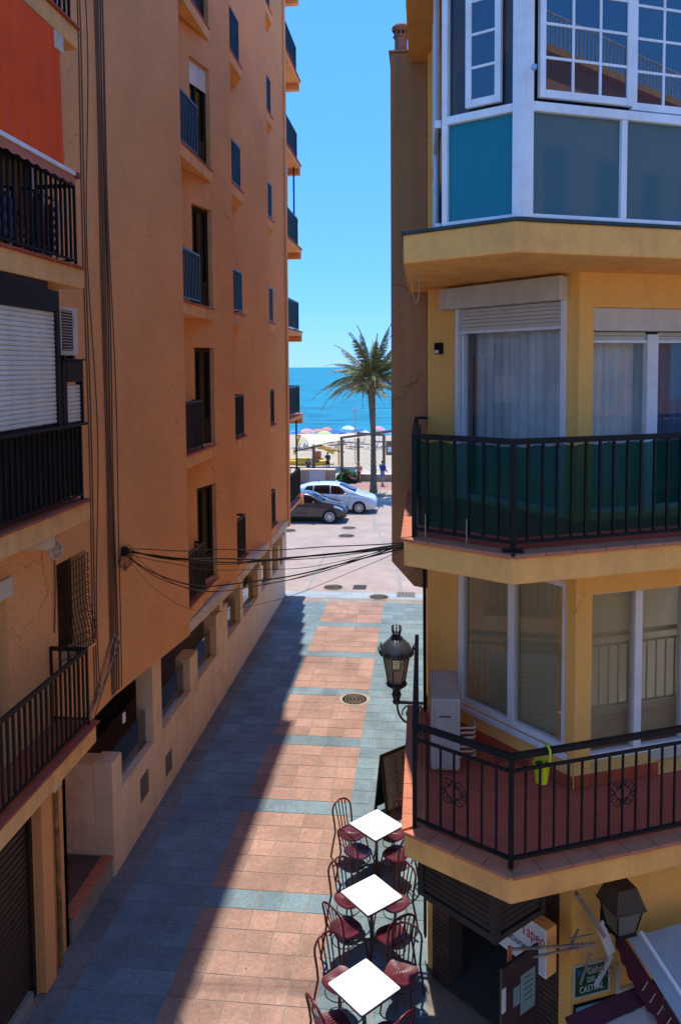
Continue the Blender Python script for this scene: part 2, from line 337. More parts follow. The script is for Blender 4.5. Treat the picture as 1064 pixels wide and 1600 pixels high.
while Y0+ROW*(r+1) < 26.58:
    ya = Y0+ROW*r
    if ya > 2:
        for c in range(13):
            kind = 'greyp' if c == 0 else ('pink' if 4 <= c <= 8 and r % 6 != 0 else 'blue')
            cx = (XB[c]+XB[c+1])/2; cy = ya+ROW/2; p = px((cx, cy, 0))
            vis = -10 < p[0] < 672 and p[1] < 1610
            cells.append((vis, cy, cx, XB[c+1]-XB[c], kind))
    r += 1
cells.sort(key=lambda q: (not q[0], q[1]))
tm = {}
rest = {k: MB() for k in ('pink', 'blue', 'greyp')}
for i, (vis, cy, cx, w_, kind) in enumerate(cells):
    zj = random.uniform(-.0015, .0015)
    if i < 300:
        k = (kind, round(w_, 4))
        if k not in tm: tm[k] = mesh_only(tile_mb(w_, ROW), 'paving_stone', M[kind])
        inst(tm[k], 'paving_stone', street, (cx, cy, zj), rot=(random.uniform(-.003, .003), random.uniform(-.003, .003), 0))
    else:
        t = tile_mb(w_, ROW, cx, cy); rest[kind].add([(x, y, z+zj) for x, y, z in t.v], t.f)
for k, mb in rest.items():
    if mb.v: tag(mb.build('paving_stones', M[k], street), kind='stuff')

# promenade square beyond the street: small setts, too far to tell apart singly
def plaza_mat(name, c, c2, bw=.42, bh=.21, joint=(.30, .25, .21)):
    m, nt, b = newmat(name); L = nt.links; g = _n(nt, 'ShaderNodeNewGeometry')
    br = _n(nt, 'ShaderNodeTexBrick'); br.inputs['Scale'].default_value = 1; br.inputs['Brick Width'].default_value = bw; br.inputs['Row Height'].default_value = bh; br.inputs['Mortar Size'].default_value = .008
    br.inputs['Color1'].default_value = (*c, 1); br.inputs['Color2'].default_value = (*c2, 1); br.inputs['Mortar'].default_value = (*joint, 1); L.new(g.outputs['Position'], br.inputs['Vector'])
    n = _n(nt, 'ShaderNodeTexNoise'); n.inputs['Scale'].default_value = .55; n.inputs['Detail'].default_value = 8; n.inputs['Roughness'].default_value = .7; L.new(g.outputs['Position'], n.inputs['Vector'])
    rr = _ramp(nt, .78, 1.12, .3, .7); L.new(n.outputs[0], rr.inputs[0])
    vm = _n(nt, 'ShaderNodeVectorMath', operation='SCALE'); L.new(br.outputs[0], vm.inputs[0]); L.new(rr.outputs[0], vm.inputs['Scale'])
    L.new(vm.outputs[0], b.inputs['Base Color']); b.inputs['Roughness'].default_value = .85
    return m
M['plaza'] = plaza_mat('promenade_setts', (.355, .26, .21), (.40, .30, .245))
M['walk'] = plaza_mat('red_promenade_paving', (.33, .17, .13), (.37, .20, .15), .4, .4)
M['bluestrip'] = plaza_mat('blue_grey_setts', (.27, .33, .36), (.33, .39, .41))
M['sandbed'] = surf('sandy_planting_bed', (.40, .31, .20), .95, .2, 2, 0, .15, .4, 30, .01)
M['greystrip'] = surf('grey_drain_setts', (.30, .27, .24), .9, .2, 3, 0, .2, .3)
sheet('promenade_square', M['plaza'], -60, 60, 26.551, 47.95, -.004)
sheet('paving_band', M['bluestrip'], -5.2, 2.5, 26.62, 27.35, .0)
sheet('paving_band', M['greystrip'], -4.24, -4.12, 27.36, 33.5, .0)
mb = MB()   # curved drain line sweeping round the corner of the square
pts = []
for i in range(25):
    t = i/24; pts.append((-.85-1.9*math.sin(t*1.4)**2, 27.36+14.5*t))
for i in range(24):
    (x, y), (x2, y2) = pts[i], pts[i+1]; mb.add([(x-.07, y, .001), (x+.07, y, .001), (x2+.07, y2, .001), (x2-.07, y2, .001)], [(0, 1, 2, 3)])
tag(mb.build('paving_band', M['greystrip']), kind='structure')
mb = MB().box(-60, 60, 47.95, 48.15, -.2, .12); tag(mb.build('kerb', M['concrete'], bevel=.02), kind='structure')
sheet('promenade_walk', M['walk'], -60, 60, 48.151, 53.6, .115)
sheet('planting_bed', M['sandbed'], -5.4, 2.5, 48.2, 49.7, .125)

def sand_z(x, y):
    t = max(0, (y-56)/90); return -2.0-.75*t+.05*math.sin(x*.9+y*.35)+.04*math.sin(y*.8-x*.3)
M['sand'] = surf('beach_sand', (.40, .325, .225), .95, .12, .25, 0, .10, .6, 6, .05)
sheet('beach', M['sand'], -260, 260, 53.9, 150, 0, 220, 80, sand_z)
def sea_mat():
    m, nt, b = newmat('sea_water'); L = nt.links; g = _n(nt, 'ShaderNodeNewGeometry')
    mp = _n(nt, 'ShaderNodeMapping'); mp.inputs['Scale'].default_value = (.10, .26, 1); L.new(g.outputs['Position'], mp.inputs[0])
    n = _n(nt, 'ShaderNodeTexNoise'); n.inputs['Scale'].default_value = 1; n.inputs['Detail'].default_value = 9; n.inputs['Roughness'].default_value = .68; L.new(mp.outputs[0], n.inputs['Vector'])
    mp2 = _n(nt, 'ShaderNodeMapping'); mp2.inputs['Scale'].default_value = (.006, .016, 1); L.new(g.outputs['Position'], mp2.inputs[0])
    n2 = _n(nt, 'ShaderNodeTexNoise'); n2.inputs['Scale'].default_value = 1; n2.inputs['Detail'].default_value = 5; L.new(mp2.outputs[0], n2.inputs['Vector'])
    mx = _n(nt, 'ShaderNodeMix', data_type='RGBA'); L.new(n2.outputs[0], mx.inputs[0]); mx.inputs[6].default_value = (.003, .15, .23, 1); mx.inputs[7].default_value = (.008, .25, .33, 1)
    r = _ramp(nt, .62, 1.30, .38, .64); L.new(n.outputs[0], r.inputs[0])
    vm = _n(nt, 'ShaderNodeVectorMath', operation='SCALE'); L.new(mx.outputs[2], vm.inputs[0]); L.new(r.outputs[0], vm.inputs['Scale'])
    fo = _ramp(nt, 0, 1, .70, .76); L.new(n.outputs[0], fo.inputs[0])
    m2 = _n(nt, 'ShaderNodeMix', data_type='RGBA'); L.new(fo.outputs[0], m2.inputs[0]); L.new(vm.outputs[0], m2.inputs[6]); m2.inputs[7].default_value = (.6, .7, .72, 1)
    L.new(m2.outputs[2], b.inputs['Base Color']); b.inputs['Roughness'].default_value = .55; b.inputs['Specular IOR Level'].default_value = .12
    bp = _n(nt, 'ShaderNodeBump'); bp.inputs['Strength'].default_value = .9; bp.inputs['Distance'].default_value = .6; L.new(n.outputs[0], bp.inputs['Height']); L.new(bp.outputs[0], b.inputs['Normal'])
    return m
M['sea'] = sea_mat()
sheet('sea', M['sea'], -9000, 9000, 120, 22000, -2.55)

# covers and drains set in the paving
M['castiron'] = surf('cast_iron_cover', (.25, .21, .17), .6, .3, 6, 0, .3, .6, 60, .006, metal=.3)
M['coverpale'] = surf('pale_cover', (.33, .265, .215), .7, .3, 4, 0, .3, .5, 60, .005)
M['castdark'] = surf('dark_drain_grate', (.06, .055, .05), .6, .3, 6, 0, .3, .4, 60, .004, metal=.3)
def manhole(x, y, r_, label, mat='castiron'):
    t = thing('manhole_cover', label, 'manhole cover', (x, y, .001))
    m = MB().lathe([(r_, -.004), (r_, .004), (r_-.05, .006), (r_-.05, .003), (.0001, .003)], (x, y, .001), 28); m.build('rim', M[mat], t, 30)
    m = MB()
    for k in range(1, 5):
        rr = (r_-.07)*k/4; m.lathe([(rr-.02, .003), (rr-.016, .008), (rr-.004, .008), (rr, .003)], (x, y, .001), 24)
    m.build('lid_ribs', M[mat], t, 30)
manhole(-1.66, 18.39, .38, 'round ribbed manhole cover in the pink paving beyond the tables', 'coverpale')
manhole(-1.55, 26.82, .40, 'round manhole cover on the blue band where the street meets the square', 'coverpale')
manhole(-3.27, 27.9, .42, 'round manhole cover in the square next to the black drain grate', 'coverpale')
manhole(-3.70, 38.44, .42, 'round manhole cover in the square close to the dark car wheels', 'coverpale')
manhole(-3.64, 36.6, .45, 'round pale manhole cover in the middle of the square', 'coverpale')
manhole(-6.6, 37.6, .45, 'round manhole cover in the square behind the orange building corner', 'coverpale')
def grate(x, y, w_, d_, n, label, mat):
    t = thing('drain_grate', label, 'drain grate', (x, y, .002))
    MB().box(x-w_/2, x+w_/2, y-d_/2, y+d_/2, -.01, .003).build('pit', M['blackgap'], t)
    f = MB(); f.box(x-w_/2-.03, x+w_/2+.03, y-d_/2-.03, y-d_/2, 0, .008); f.box(x-w_/2-.03, x+w_/2+.03, y+d_/2, y+d_/2+.03, 0, .008)
    f.box(x-w_/2-.03, x-w_/2, y-d_/2, y+d_/2, 0, .008); f.box(x+w_/2, x+w_/2+.03, y-d_/2, y+d_/2, 0, .008); f.build('grate_frame', M[mat], t)
    me = mesh_only(MB().box(-.014, .014, -d_/2, d_/2, .003, .008), 'grate_bar', M[mat])
    for k in range(n): inst(me, 'grate_bar', t, (x-w_/2+w_*(k+.5)/n, y, 0))
grate(-2.31, 28.0, .42, .5, 7, 'small black drain grate set in the pink square', 'castdark')
grate(-.62, 27.2, .60, .55, 12, 'pale steel drain grate below the brown building corner', 'castiron')
mb = MB(); mb.box(-4.13, -3.72, 25.95, 26.35, -.002, .006); tag(mb.build('access_cover', M['castiron'], org=(-3.92, 26.15, 0)), 'square grey access cover in the blue paving near the street end', 'access cover')
mb = MB(); mb.box(-.75, -.28, 13.0, 13.42, -.002, .007); tag(mb.build('access_cover', M['castiron'], org=(-.5, 13.2, 0)), 'square grey access cover in the paving below the street lantern', 'access cover')
# ------------------------------------------------------------ left apartment building (sawtooth street front, terrace below)
FL = [3.46+2.9*k for k in range(7)]           # floor levels
TOP = 23.9
LB = thing('apartment_building', 'tall orange rendered apartment block with stepped front and stacked balconies', 'building', (-6.5, 15, 0))
PL = [(-4.75, 6.5), (-4.75, 11.4), (-4.40, 14.2), (-4.95, 14.2), (-4.24, 17.4), (-4.80, 17.4), (-4.24, 21.5), (-4.76, 21.5), (-4.24, 24.6), (-9.6, 24.6)]
def seglen(i): return (Vector(PL[i+1])-Vector(PL[i])).length
def segpt(i, u, n=0):
    a = Vector(PL[i]); b = Vector(PL[i+1]); d = (b-a).normalized(); q = a+d*u+Vector((d.y, -d.x))*n; return q
WB = 2.95
ops = {0: [], 1: [], 3: [], 5: [], 7: []}
# near wall: first floor window (grille) and door, upper floors doors behind the balconies
ops[0] += [(9.62-6.5, 10.5-6.5, 4.12, 5.45), (1.0, 1.9, 3.5, 5.45)]
for k in range(1, 7): ops[0].append((.7, 3.1, FL[k]+.04, FL[k]+2.15))
for k in range(7):
    ops[3].append((1.45, 2.30, FL[k]+.03, FL[k]+2.06))
    ops[5].append((.25, 1.35, FL[k]+.03, FL[k]+2.1))
    ops[7].append((.25, .95, FL[k]+.03, FL[k]+2.1))
ops[3].append((2.0, 2.5, FL[4]+1.0, FL[4]+2.1)) if False else None
mb = MB()
for i in range(len(PL)-1):
    a_ = Vector(PL[i]); mb.panel((a_.x-.03, a_.y) if i in (2, 4, 6) else PL[i], PL[i+1], WB, TOP, .04 if i in (2, 4, 6) else .28, ops.get(i, []))
mb.panel((-9.6, 6.5), (-4.76, 6.5), 0, TOP, .25); walls = mb.build('wall', M['orange'], LB)
# soffit over the terrace and roof
MB().prism([(-4.78, 6.55), (-4.78, 11.4), (-4.43, 14.15), (-4.27, 17.35), (-4.27, 24.55), (-9.6, 24.55), (-9.6, 6.55)], WB+.01, WB+.22).build('soffit', M['soffit'], LB)
MB().prism([(-4.6, 6.3), (-4.6, 11.4), (-4.1, 14.3), (-4.05, 24.8), (-9.8, 24.8), (-9.8, 6.3)], TOP+.002, TOP+.3).build('roof_slab', M['orange_fascia'], LB, bevel=.02)
MB().prism([(-5.45, 6.8), (-5.45, 24.2), (-9.5, 24.2), (-9.5, 6.8)], WB+.25, TOP-.01).build('light_block_core', M['blackgap'], LB)  # added dark block that keeps light from passing through the building

def railing(parent, pts, z0, h, sp, mat, name='railing', bar=.016, post=.03, mid=None, bottom=.07, top=.045, panel=None, square=True, endposts=True):
    """rail along xy polyline: top + bottom bars are the part, every baluster a piece of it"""
    m = MB()
    P3 = [Vector((p[0], p[1], 0)) for p in pts]
    for a, b in zip(P3, P3[1:]):
        m.beam(a+Vector((0, 0, z0+h-top/2)), b+Vector((0, 0, z0+h-top/2)), top, top)
        m.beam(a+Vector((0, 0, z0+bottom)), b+Vector((0, 0, z0+bottom)), .03, .025)
        if mid: m.beam(a+Vector((0, 0, z0+mid)), b+Vector((0, 0, z0+mid)), .026, .026)
    for p in P3:
        m.box(p.x-post/2, p.x+post/2, p.y-post/2, p.y+post/2, z0+.003, z0+h-.004)
    rl = m.build(name, mat, parent)
    zt = (mid if mid else h-top)
    bm = mesh_only(MB().box(-bar/2, bar/2, -bar/2, bar/2, bottom, zt), 'baluster', mat)
    for a, b in zip(P3, P3[1:]):
        L = (b-a).length; n = max(1, int(round(L/sp))); ang = math.atan2(b.y-a.y, b.x-a.x)
        for k in range(1, n):
            q = a+(b-a)*(k/n); inst(bm, 'baluster', rl, (q.x, q.y, z0), ang)
    return rl
def slab(parent, poly, z, th, fmat, edge=None, tmat=None, over=.03, cap=.03):
    """balcony slab with plastered fascia and a thin clay tile cap"""
    o = MB().prism(poly, z-th, z-cap).build('balcony_slab', fmat, parent, bevel=.012)
    cx = sum(p[0] for p in poly)/len(poly); cy = sum(p[1] for p in poly)/len(poly)
    g = [(p[0]+over*(1 if p[0] > cx else -1), p[1]+over*(1 if p[1] > cy else -1)) for p in poly]
    MB().prism(g, z-cap+.001, z).build('tile_cap', tmat or M['redtile'], o, bevel=.006)
    return o

# near balconies on the street side
XO = -4.20; YE = 9.48
near_bal = []
for k, z in enumerate(FL[:4]):
    s_ = slab(LB, [(-4.74, 6.55), (XO, 6.55), (XO, YE), (-4.74, YE)], z, .27, M['orange_fascia'], over=.035)
    yb = 8.75
    MB().box(-4.74, XO-.12, yb-.2, yb, z-.45, z-.272).build('beam_end', M['soffit'], s_, bevel=.006)
    rl = railing(LB, [(XO-.06, 6.62), (XO-.06, YE-.10), (-4.73, YE-.10)], z, 1.0, .118, M['iron'] if k else M['iron_brown'], bar=.026 if k != 1 else .018)
    near_bal.append(s_)
# first floor: window with bulging grille, door with blind
mb = MB(); mb.box(-4.98, -4.96, 9.6, 10.52, 4.1, 5.47); mb.build('window_pane', M['glass_dark'], LB)
MB().box(-4.80, -4.66, 9.52, 10.60, 4.05, 4.115).build('window_sill', M['orange_fascia'], LB, bevel=.008)
gr = MB()
for k in range(13):
    z = 4.16+k*.105; gr.tube([(-4.74, 9.64, z), (-4.66-.10*math.exp(-((z-4.35)/.25)**2), 9.70, z), (-4.66-.0*z+.0, 10.42, z) if False else (-4.66+.10*math.exp(-((z-4.35)/.3)**2)-.0, 10.42, z), (-4.74, 10.48, z)], .005, 5)
grl = gr.build('window_grille', M['iron_brown'], LB)
vb = []
for k in range(9):
    y = 9.70+k*.09; pts = []
    for j in range(9):
        z = 4.13+j*(1.30/8); pts.append((-4.68+.085*math.exp(-((z-4.33)/.28)**2), y, z))
    MB().tube(pts, .006, 5).build('grille_bar', M['iron_brown'], grl)
# door to the first floor balcony with lowered slatted blind and box
bl = MB()
for k in range(34): bl.box(-4.90, -4.87, 7.52, 8.38, 3.52+k*.056, 3.52+k*.056+.05)
bl.build('door_blind', M['blind'], LB)
MB().box(-4.80, -4.70, 7.46, 8.46, 5.40, 5.62).build('blind_box', M['soffit'], LB, bevel=.008)
# second floor: balcony closed in with shutters in a black frame
fr = MB(); x0, x1 = -4.30, -4.20
fr.box(x0, x1, 6.6, 8.78, 8.66, 8.90); fr.box(x0, x1-.005, 8.70, 8.80, 7.32, 8.66)
fr.box(x0+.01, x1, 8.82, 8.93, 7.336, 8.10); fr.box(x0+.01, x1, 9.34, 9.38, 7.336, 8.10); fr.box(x0+.012, x1+.004, 8.93, 9.34, 7.84, 8.10); fr.box(x0-.02, x1+.03, 8.82, 9.42, 8.101, 8.12); fr.box(x0-.02, x1+.03, 6.6, 9.42, 7.30, 7.335)
sf = fr.build('shutter_frame', M['iron'], LB, bevel=.006)
mb = MB().box(-4.72, -4.22, 6.6, 8.55, 8.905, 8.985); mb.build('shutter_hood', M['iron_brown'], LB)
sm = mesh_only(MB().add([(0, -.5, 0), (.014, -.5, .012), (.014, -.5, .038), (0, -.5, .05), (0, .5, 0), (.014, .5, .012), (.014, .5, .038), (0, .5, .05)], [(0, 4, 5, 1), (1, 5, 6, 2), (2, 6, 7, 3), (0, 1, 2, 3), (7, 6, 5, 4)]), 'shutter_slat', M['blind'])
for k in range(25): inst(sm, 'shutter_slat', sf, (-4.245, 7.67, 7.37+k*.0515), scale=(1, 2.06, 1))
for k in range(9): inst(sm, 'shutter_slat', sf, (-4.245, 9.135, 7.345+k*.0515), scale=(1, .41, 1))
MB().box(-4.30, -4.27, 6.6, 9.36, 6.45, 7.29).build('balcony_backing', M['iron'], LB)
# door frames at the back of the near balconies
for k in range(1, 4):
    z = FL[k]; f = MB(); f.box(-4.92, -4.86, 7.25, 7.31, z+.05, z+2.14); f.box(-4.92, -4.86, 8.4, 8.46, z+.05, z+2.14); f.box(-4.92, -4.86, 9.52, 9.58, z+.05, z+2.14); f.box(-4.92, -4.86, 7.31, 9.52, z+2.06, z+2.14)
    d = f.build('balcony_door', M['white_alu'], LB); MB().box(-4.90, -4.89, 7.31, 9.52, z+.06, z+2.06).build('pane', M['glass_dark'], d)
    MB().box(-5.2, -5.18, 7.2, 9.6, z+.04, z+2.15).build('curtain', M['curtain'], d)
MB().box(-4.75, -4.60, 9.18, 9.62, 10.62, 10.80).build('blind_box', M['soffit'], LB, bevel=.006)

# notch balconies with full height doors
def notch(i, k, ylen, dense, u0, u1, first=False):
    z = FL[k]; a = Vector(PL[i-1]); b = Vector(PL[i]); c = Vector(PL[i+1]); d = (c-b).normalized()
    xo = a.x-.02
    t = (xo-b.x)/d.x                       # where the street line meets the next wall
    e = b+d*t
    s_ = slab(LB, [(a.x-.03, a.y+.01), (xo, a.y+.01), *([(e.x-.02, e.y-.1)] if i == 3 else [(xo, a.y+ylen+.12), (b.x+d.x*((ylen+.75)/d.y)-.02, a.y+ylen+.75)]), (b.x+.06, b.y+.02)], z, .26, M['orange_fascia'], over=.02)
    ye = a.y+ylen; tw = (ye-b.y)/d.y; xw = b.x+d.x*tw
    railing(LB, [(xo-.05, a.y+.02), (xo-.05, ye), (xw+.02, ye)], z, 1.0, dense, M['iron_sky_tint'] if k >= 2 else M['iron_brown'], bar=.022)
    # door: dark timber frame, glass, pale curtain
    n = Vector((d.y, -d.x)); f = MB()
    ang = d
    p = PL[i]
    f.obox(p, d, u0, u0+.07, -.17, -.10, z+.04, z+2.05); f.obox(p, d, u1-.07, u1, -.17, -.10, z+.04, z+2.05); f.obox(p, d, (u0+u1)/2-.04, (u0+u1)/2+.04, -.17, -.10, z+.04, z+2.05)
    f.obox(p, d, u0+.07, u1-.07, -.168, -.102, z+1.97, z+2.05); f.obox(p, d, u0+.07, u1-.07, -.168, -.102, z+.04, z+.55)
    do = f.build('balcony_door', M['brownwood'], LB)
    MB().obox(p, d, u0+.07, u1-.07, -.15, -.14, z+.55, z+1.97).build('pane', M['glass_dark'], do)
    rr = random.Random(i*31+k*7)
    cv = rr.choice([(0, .5), (.5, 1), (0, 1), (.3, 1), None])
    if cv: MB().obox(p, d, u0+.05+(u1-u0-.1)*cv[0], u0+.05+(u1-u0-.1)*cv[1], -.21, -.195, z+.04, z+2.0).build('curtain', M['curtain'] if rr.random() < .7 else M['blind_brown'], do)
    if rr.random() < .4:
        zz = z+rr.uniform(.9, 1.6); MB().obox(p, d, u0+.02, u1-.02, -.09, -.075, zz, z+2.05).build('lowered_blind', M['blind_brown'] if rr.random() < .5 else M['blind'], do)
for k in range(7):
    notch(3, k, 1.30, .10, 1.45, 2.30); notch(5, k, 1.10, .11, .25, 1.35); notch(7, k, .85, .11, .25, .95)
# sea-end terraces: slab, far beam, street-side railing
for k in range(7):
    z = FL[k]; XE = -4.29; YF = 27.75
    s_ = slab(LB, [(-9.4, 24.62), (XE, 24.62), (XE, YF), (-9.4, YF)], z, .16, M['orange_fascia'], over=.04)
    MB().box(-9.4, XE-.005, YF-.24, YF-.005, z-.36, z-.162).build('edge_beam', M['orange_fascia'], s_, bevel=.01)
    r_ = railing(LB, [(XE-.08, 24.66), (XE-.08, YF-.35), (-9.3, YF-.35)], z, 1.0, .16, M['iron_sky_tint'] if k else M['iron_brown'], bar=.02)
    MB().box(XE-.105, XE-.095, 24.7, YF-.4, z+.1, z+.93).build('rail_panel', M['iron_sky_tint'] if k else M['iron_brown'], r_)
for k, (y, z) in enumerate([(27.2, FL[0]), (27.2, FL[3])]):
    MB().tube([(-4.45, y, z+.02), (-4.45, y, z+2.72)], .03, 8).build('terrace_post', M['iron_brown'], LB)
f = MB(); f.box(-4.55, -4.50, 24.7, 26.2, FL[3]+.02, FL[3]+2.6); f.build('terrace_glazing', M['glass'], LB)
f = MB(); f.box(-4.56, -4.49, 24.7, 26.2, FL[3]+1.25, FL[3]+1.31); f.box(-4.56, -4.49, 26.16, 26.22, FL[3]+.02, FL[3]+2.6); f.box(-4.56, -4.49, 25.4, 25.45, FL[3]+.02, FL[3]+2.6); f.build('glazing_frame', M['white_alu'], LB)
# small upper window with white frame beside the air conditioner
f = MB(); 
p = PL[3]; d = (Vector(PL[4])-Vector(PL[3])).normalized()

# terrace wall, piers, glass screens at street level
XW = -4.83
TW = thing('terrace_wall', 'beige rendered terrace wall with piers and tinted glass panels along the street', 'wall', (-4.95, 19, 0))
m = MB(); m.panel((XW, 11.45), (XW, 26.8), 0, 1.26, .30, [(12.62-11.45, 13.02-11.45, .52, .95), (13.93-11.45, 14.30-11.45, .28, .68)]); m.build('wall_base', M['beige'], TW, bevel=.012)
piers = [(11.45, 11.84, 1.84), (13.34, 13.80, WB), (15.58, 16.14, 1.95), (17.66, 18.72, 2.2), (18.02, 18.28, WB), (20.1, 20.42, WB), (22.3, 22.6, 2.1), (22.6, 22.85, WB), (25.55, 25.85, 2.0), (26.35, 26.8, 2.15)]
for j, (ya, yb, zt) in enumerate(piers):
    x = XW-.002*(j % 3+1)
    MB().box(x-.32, x, ya, yb, 1.262+(.002 if j == 4 else 0), zt-.004*(j % 2)).build('pier', M['beige'], TW, bevel=.012)
MB().box(-5.62, XW-.02, 11.46, 11.85, 0, 1.80).build('end_pier', M['beige'], TW, bevel=.015)
for (ya, yb) in ((18.0, 18.3), (22.62, 22.83), (26.4, 26.7)):
    MB().box(-5.75, XW-.33, ya+.01, yb, 0.02, WB-.002).build('fin_wall', M['beige'], TW, bevel=.01)
prev = None
gl = [(11.86, 13.32), (13.82, 15.56), (16.16, 17.64), (18.74, 20.08), (20.44, 22.28), (22.87, 25.53), (25.87, 26.33)]
for (ya, yb) in gl:
    g = MB().box(XW-.16, XW-.15, ya, yb, 1.27, 1.86); go = g.build('glass_panel', M['glass_terrace'], TW)
    MB().box(XW-.18, XW-.13, ya, yb, 1.262, 1.285).build('glass_channel', M['steel'], go)
def vent(ya, yb, za, zb):
    v = MB(); v.box(XW-.22, XW-.20, ya, yb, za, zb); o = v.build('vent_back', M['blackgap'], TW)
    n = 7
    for q in range(n): MB().box(XW-.05, XW+.004, ya, yb, za+(zb-za)*(q+.25)/n, za+(zb-za)*(q+.7)/n).build('vent_slat', M['castiron'], o)
    for q in range(6): MB().box(XW-.055, XW-.01, ya+(yb-ya)*(q+.4)/6, ya+(yb-ya)*(q+.6)/6, za, zb).build('vent_slat', M['castiron'], o)
vent(12.62, 13.02, .52, .95); vent(13.93, 14.30, .28, .68)
# raised step with clay edging at the near end of the terrace wall
ST = thing('stone_step', 'raised stone step edged with red clay tiles beside the terrace wall end', 'step', (-5.2, 10.8, 0))
MB().box(-5.72, -4.86, 10.02, 11.44, 0, .33).build('step_body', M['concrete'], ST, bevel=.015)
MB().box(-5.72, -5.04, 10.1, 11.43, .331, .350).build('step_top', M['brownwood'] if False else surf('worn_brown_tile', (.12, .075, .06), .7, .3, 4, 0, .2, .3), ST)
for k in range(4): MB().box(-5.035, -4.84, 10.02+k*.355, 10.02+k*.355+.348, .331, .362).build('edge_tile', M['edgetile'], ST, bevel=.005)
for k in range(3): MB().box(-5.70+k*.22, -5.49+k*.22, 10.0, 10.095, .331, .360).build('edge_tile', M['edgetile'], ST, bevel=.005)
# recess under the flats: dark room, stone back wall, columns
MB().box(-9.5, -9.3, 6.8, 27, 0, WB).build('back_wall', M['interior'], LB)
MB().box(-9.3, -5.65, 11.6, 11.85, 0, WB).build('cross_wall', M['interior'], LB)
SWL = thing('stone_wall', 'dark stacked stone wall at the back of the terrace', 'wall', (-6.9, 18, 0))
M['darkstone'] = surf('dark_slate_stone', (.10, .085, .075), .85, .35, 4, 0, .2, .5, 40, .01, island=.45)
m = MB(); 
sm_list = []
for row in range(20):
    y = 14.2+random.uniform(0, .3); z = .02+row*.146
    while y < 18.4:
        L_ = random.uniform(.22, .55); sm_list.append((y, min(y+L_, 18.5), z)); y += L_+.012
MB().box(-7.15, -6.95, 14.2, 18.5, 0, WB-.005).build('wall_core', M['blackgap'], SWL)
for n_, (ya, yb, z) in enumerate(sm_list):
    if ya > 14.9 and z > .9 : MB().box(-6.95, -6.88+random.uniform(-.03, .03), ya, yb, z, z+random.uniform(.115, .138)).build('stone', M['darkstone'], SWL)
    else: m.box(-6.95, -6.88+random.uniform(-.03, .03), ya, yb, z, z+random.uniform(.115, .138))
tag(m.build('stones', M['darkstone'], SWL), kind='stuff')
MB().box(-9.3, -4.9, 11.9, 26.7, .0, .15).build('terrace_floor', M['walk'], TW)
MB().box(-9.5, -6.0, 26.5, 26.8, 0, 1.1).build('sea_side_wall', M['beige'], TW)
for y in (24.3, 27.0):
    MB().box(-5.2, -4.86 if y < 25 else -4.87, y, y+.32, 1.262 if y > 20 else 0, WB).build('column', M['beige'], LB)
# shop front under the near balconies
SH = thing('roller_shutter', 'dark brown closed roller shutter in the orange ground floor front', 'shutter', (-5.0, 7.6, 0))
m = MB(); m.box(-4.99, -4.93, 9.05, 9.13, 0, 2.75); m.build('guide_rail', M['brownwood'], SH)
sl = mesh_only(MB().add([(0, -.5, 0), (.022, -.5, .02), (.022, -.5, .07), (0, -.5, .088), (0, .5, 0), (.022, .5, .02), (.022, .5, .07), (0, .5, .088)], [(0, 4, 5, 1), (1, 5, 6, 2), (2, 6, 7, 3), (0, 1, 2, 3), (7, 6, 5, 4)]), 'shutter_slat', surf('brown_steel_slats', (.045, .026, .02), .5, .25, 4, .3, .15, .1))
for k in range(30): inst(sl, 'shutter_slat', SH, (-4.985, 7.93, .05+k*.09), scale=(1, 2.23, 1))
MB().box(-4.985, -4.985+.004, 6.84, 9.05, .02, 2.75).build('backing', M['blackgap'], SH)
m = MB(); m.panel((-4.90, 6.52), (-4.90, 10.0), 0, WB+.006, .09, [(.3, 9.13-6.52, 0, 2.76)]); m.panel((-4.90, 10.0), (-5.66, 10.0), 0, WB+.004, .09); m.panel((-5.7, 10.0), (-5.7, 11.6), 0, WB+.005, .2); m.build('shop_wall', M['orange'], LB)
m = MB(); m.box(-4.90, -4.80, 9.14, 9.42, 0, 3.18); m.build('pilaster', M['orange'], LB, bevel=.01)
pp = MB().tube([(-4.83, 9.60, 0.02), (-4.83, 9.60, 1.2), (-4.84, 9.60, 3.18)], .035, 10); tag(pp.build('drain_pipe', surf('rusty_brown_pipe', (.30, .17, .07), .6, .4, 5, .5, .2, .2, stain=(.5, .33, .08), stain_amt=.7, stain_scale=4), smooth=60, org=(-4.83, 9.6, 0)), 'rusty brown drainpipe running down beside the roller shutter', 'drainpipe')
cb = []
for i in range(15):
    a = i/14*math.pi*1.2; cb.append((-4.80, 9.9-.12*math.cos(a), 2.6+.35*math.cos(a*.9)+.02*i))
tag(MB().tube(cb, .008, 6).build('loose_cable', M['cable'], smooth=60, org=(-4.8, 9.9, 2.3)), 'black loop of cable hanging beneath the first floor balcony', 'cable')
MB().box(-5.4, -4.905, 6.84, 9.0, 0, .14).build('door_step', M['concrete'], LB)
# ------------------------------------------------------------ right corner building
RB = thing('corner_building', 'yellow rendered corner building with chamfered balconies and white glazed upper bay', 'building', (2, 9.5, 0))
W0 = Vector((.05, 10.07)); PC = Vector((1.6, 8.38)); CDv = (PC-W0).normalized(); FDv = Vector((.92, .38)).normalized()
CN = Vector((CDv.y, -CDv.x)); FN = Vector((FDv.y, -FDv.x)); CL = (PC-W0).length; FE = PC+FDv*4.6
A = Vector((-.19, 7.46)); B = Vector((.77, 6.85)); BD = Vector((1.66, .7)).normalized(); AD = (B-A).normalized(); Cc = B+BD*4.6
BN = Vector((BD.y, -BD.x)); AN = Vector((AD.y, -AD.x))
Z1, Z2, Z3, Z4 = 3.46, 6.36, 9.26, 12.16
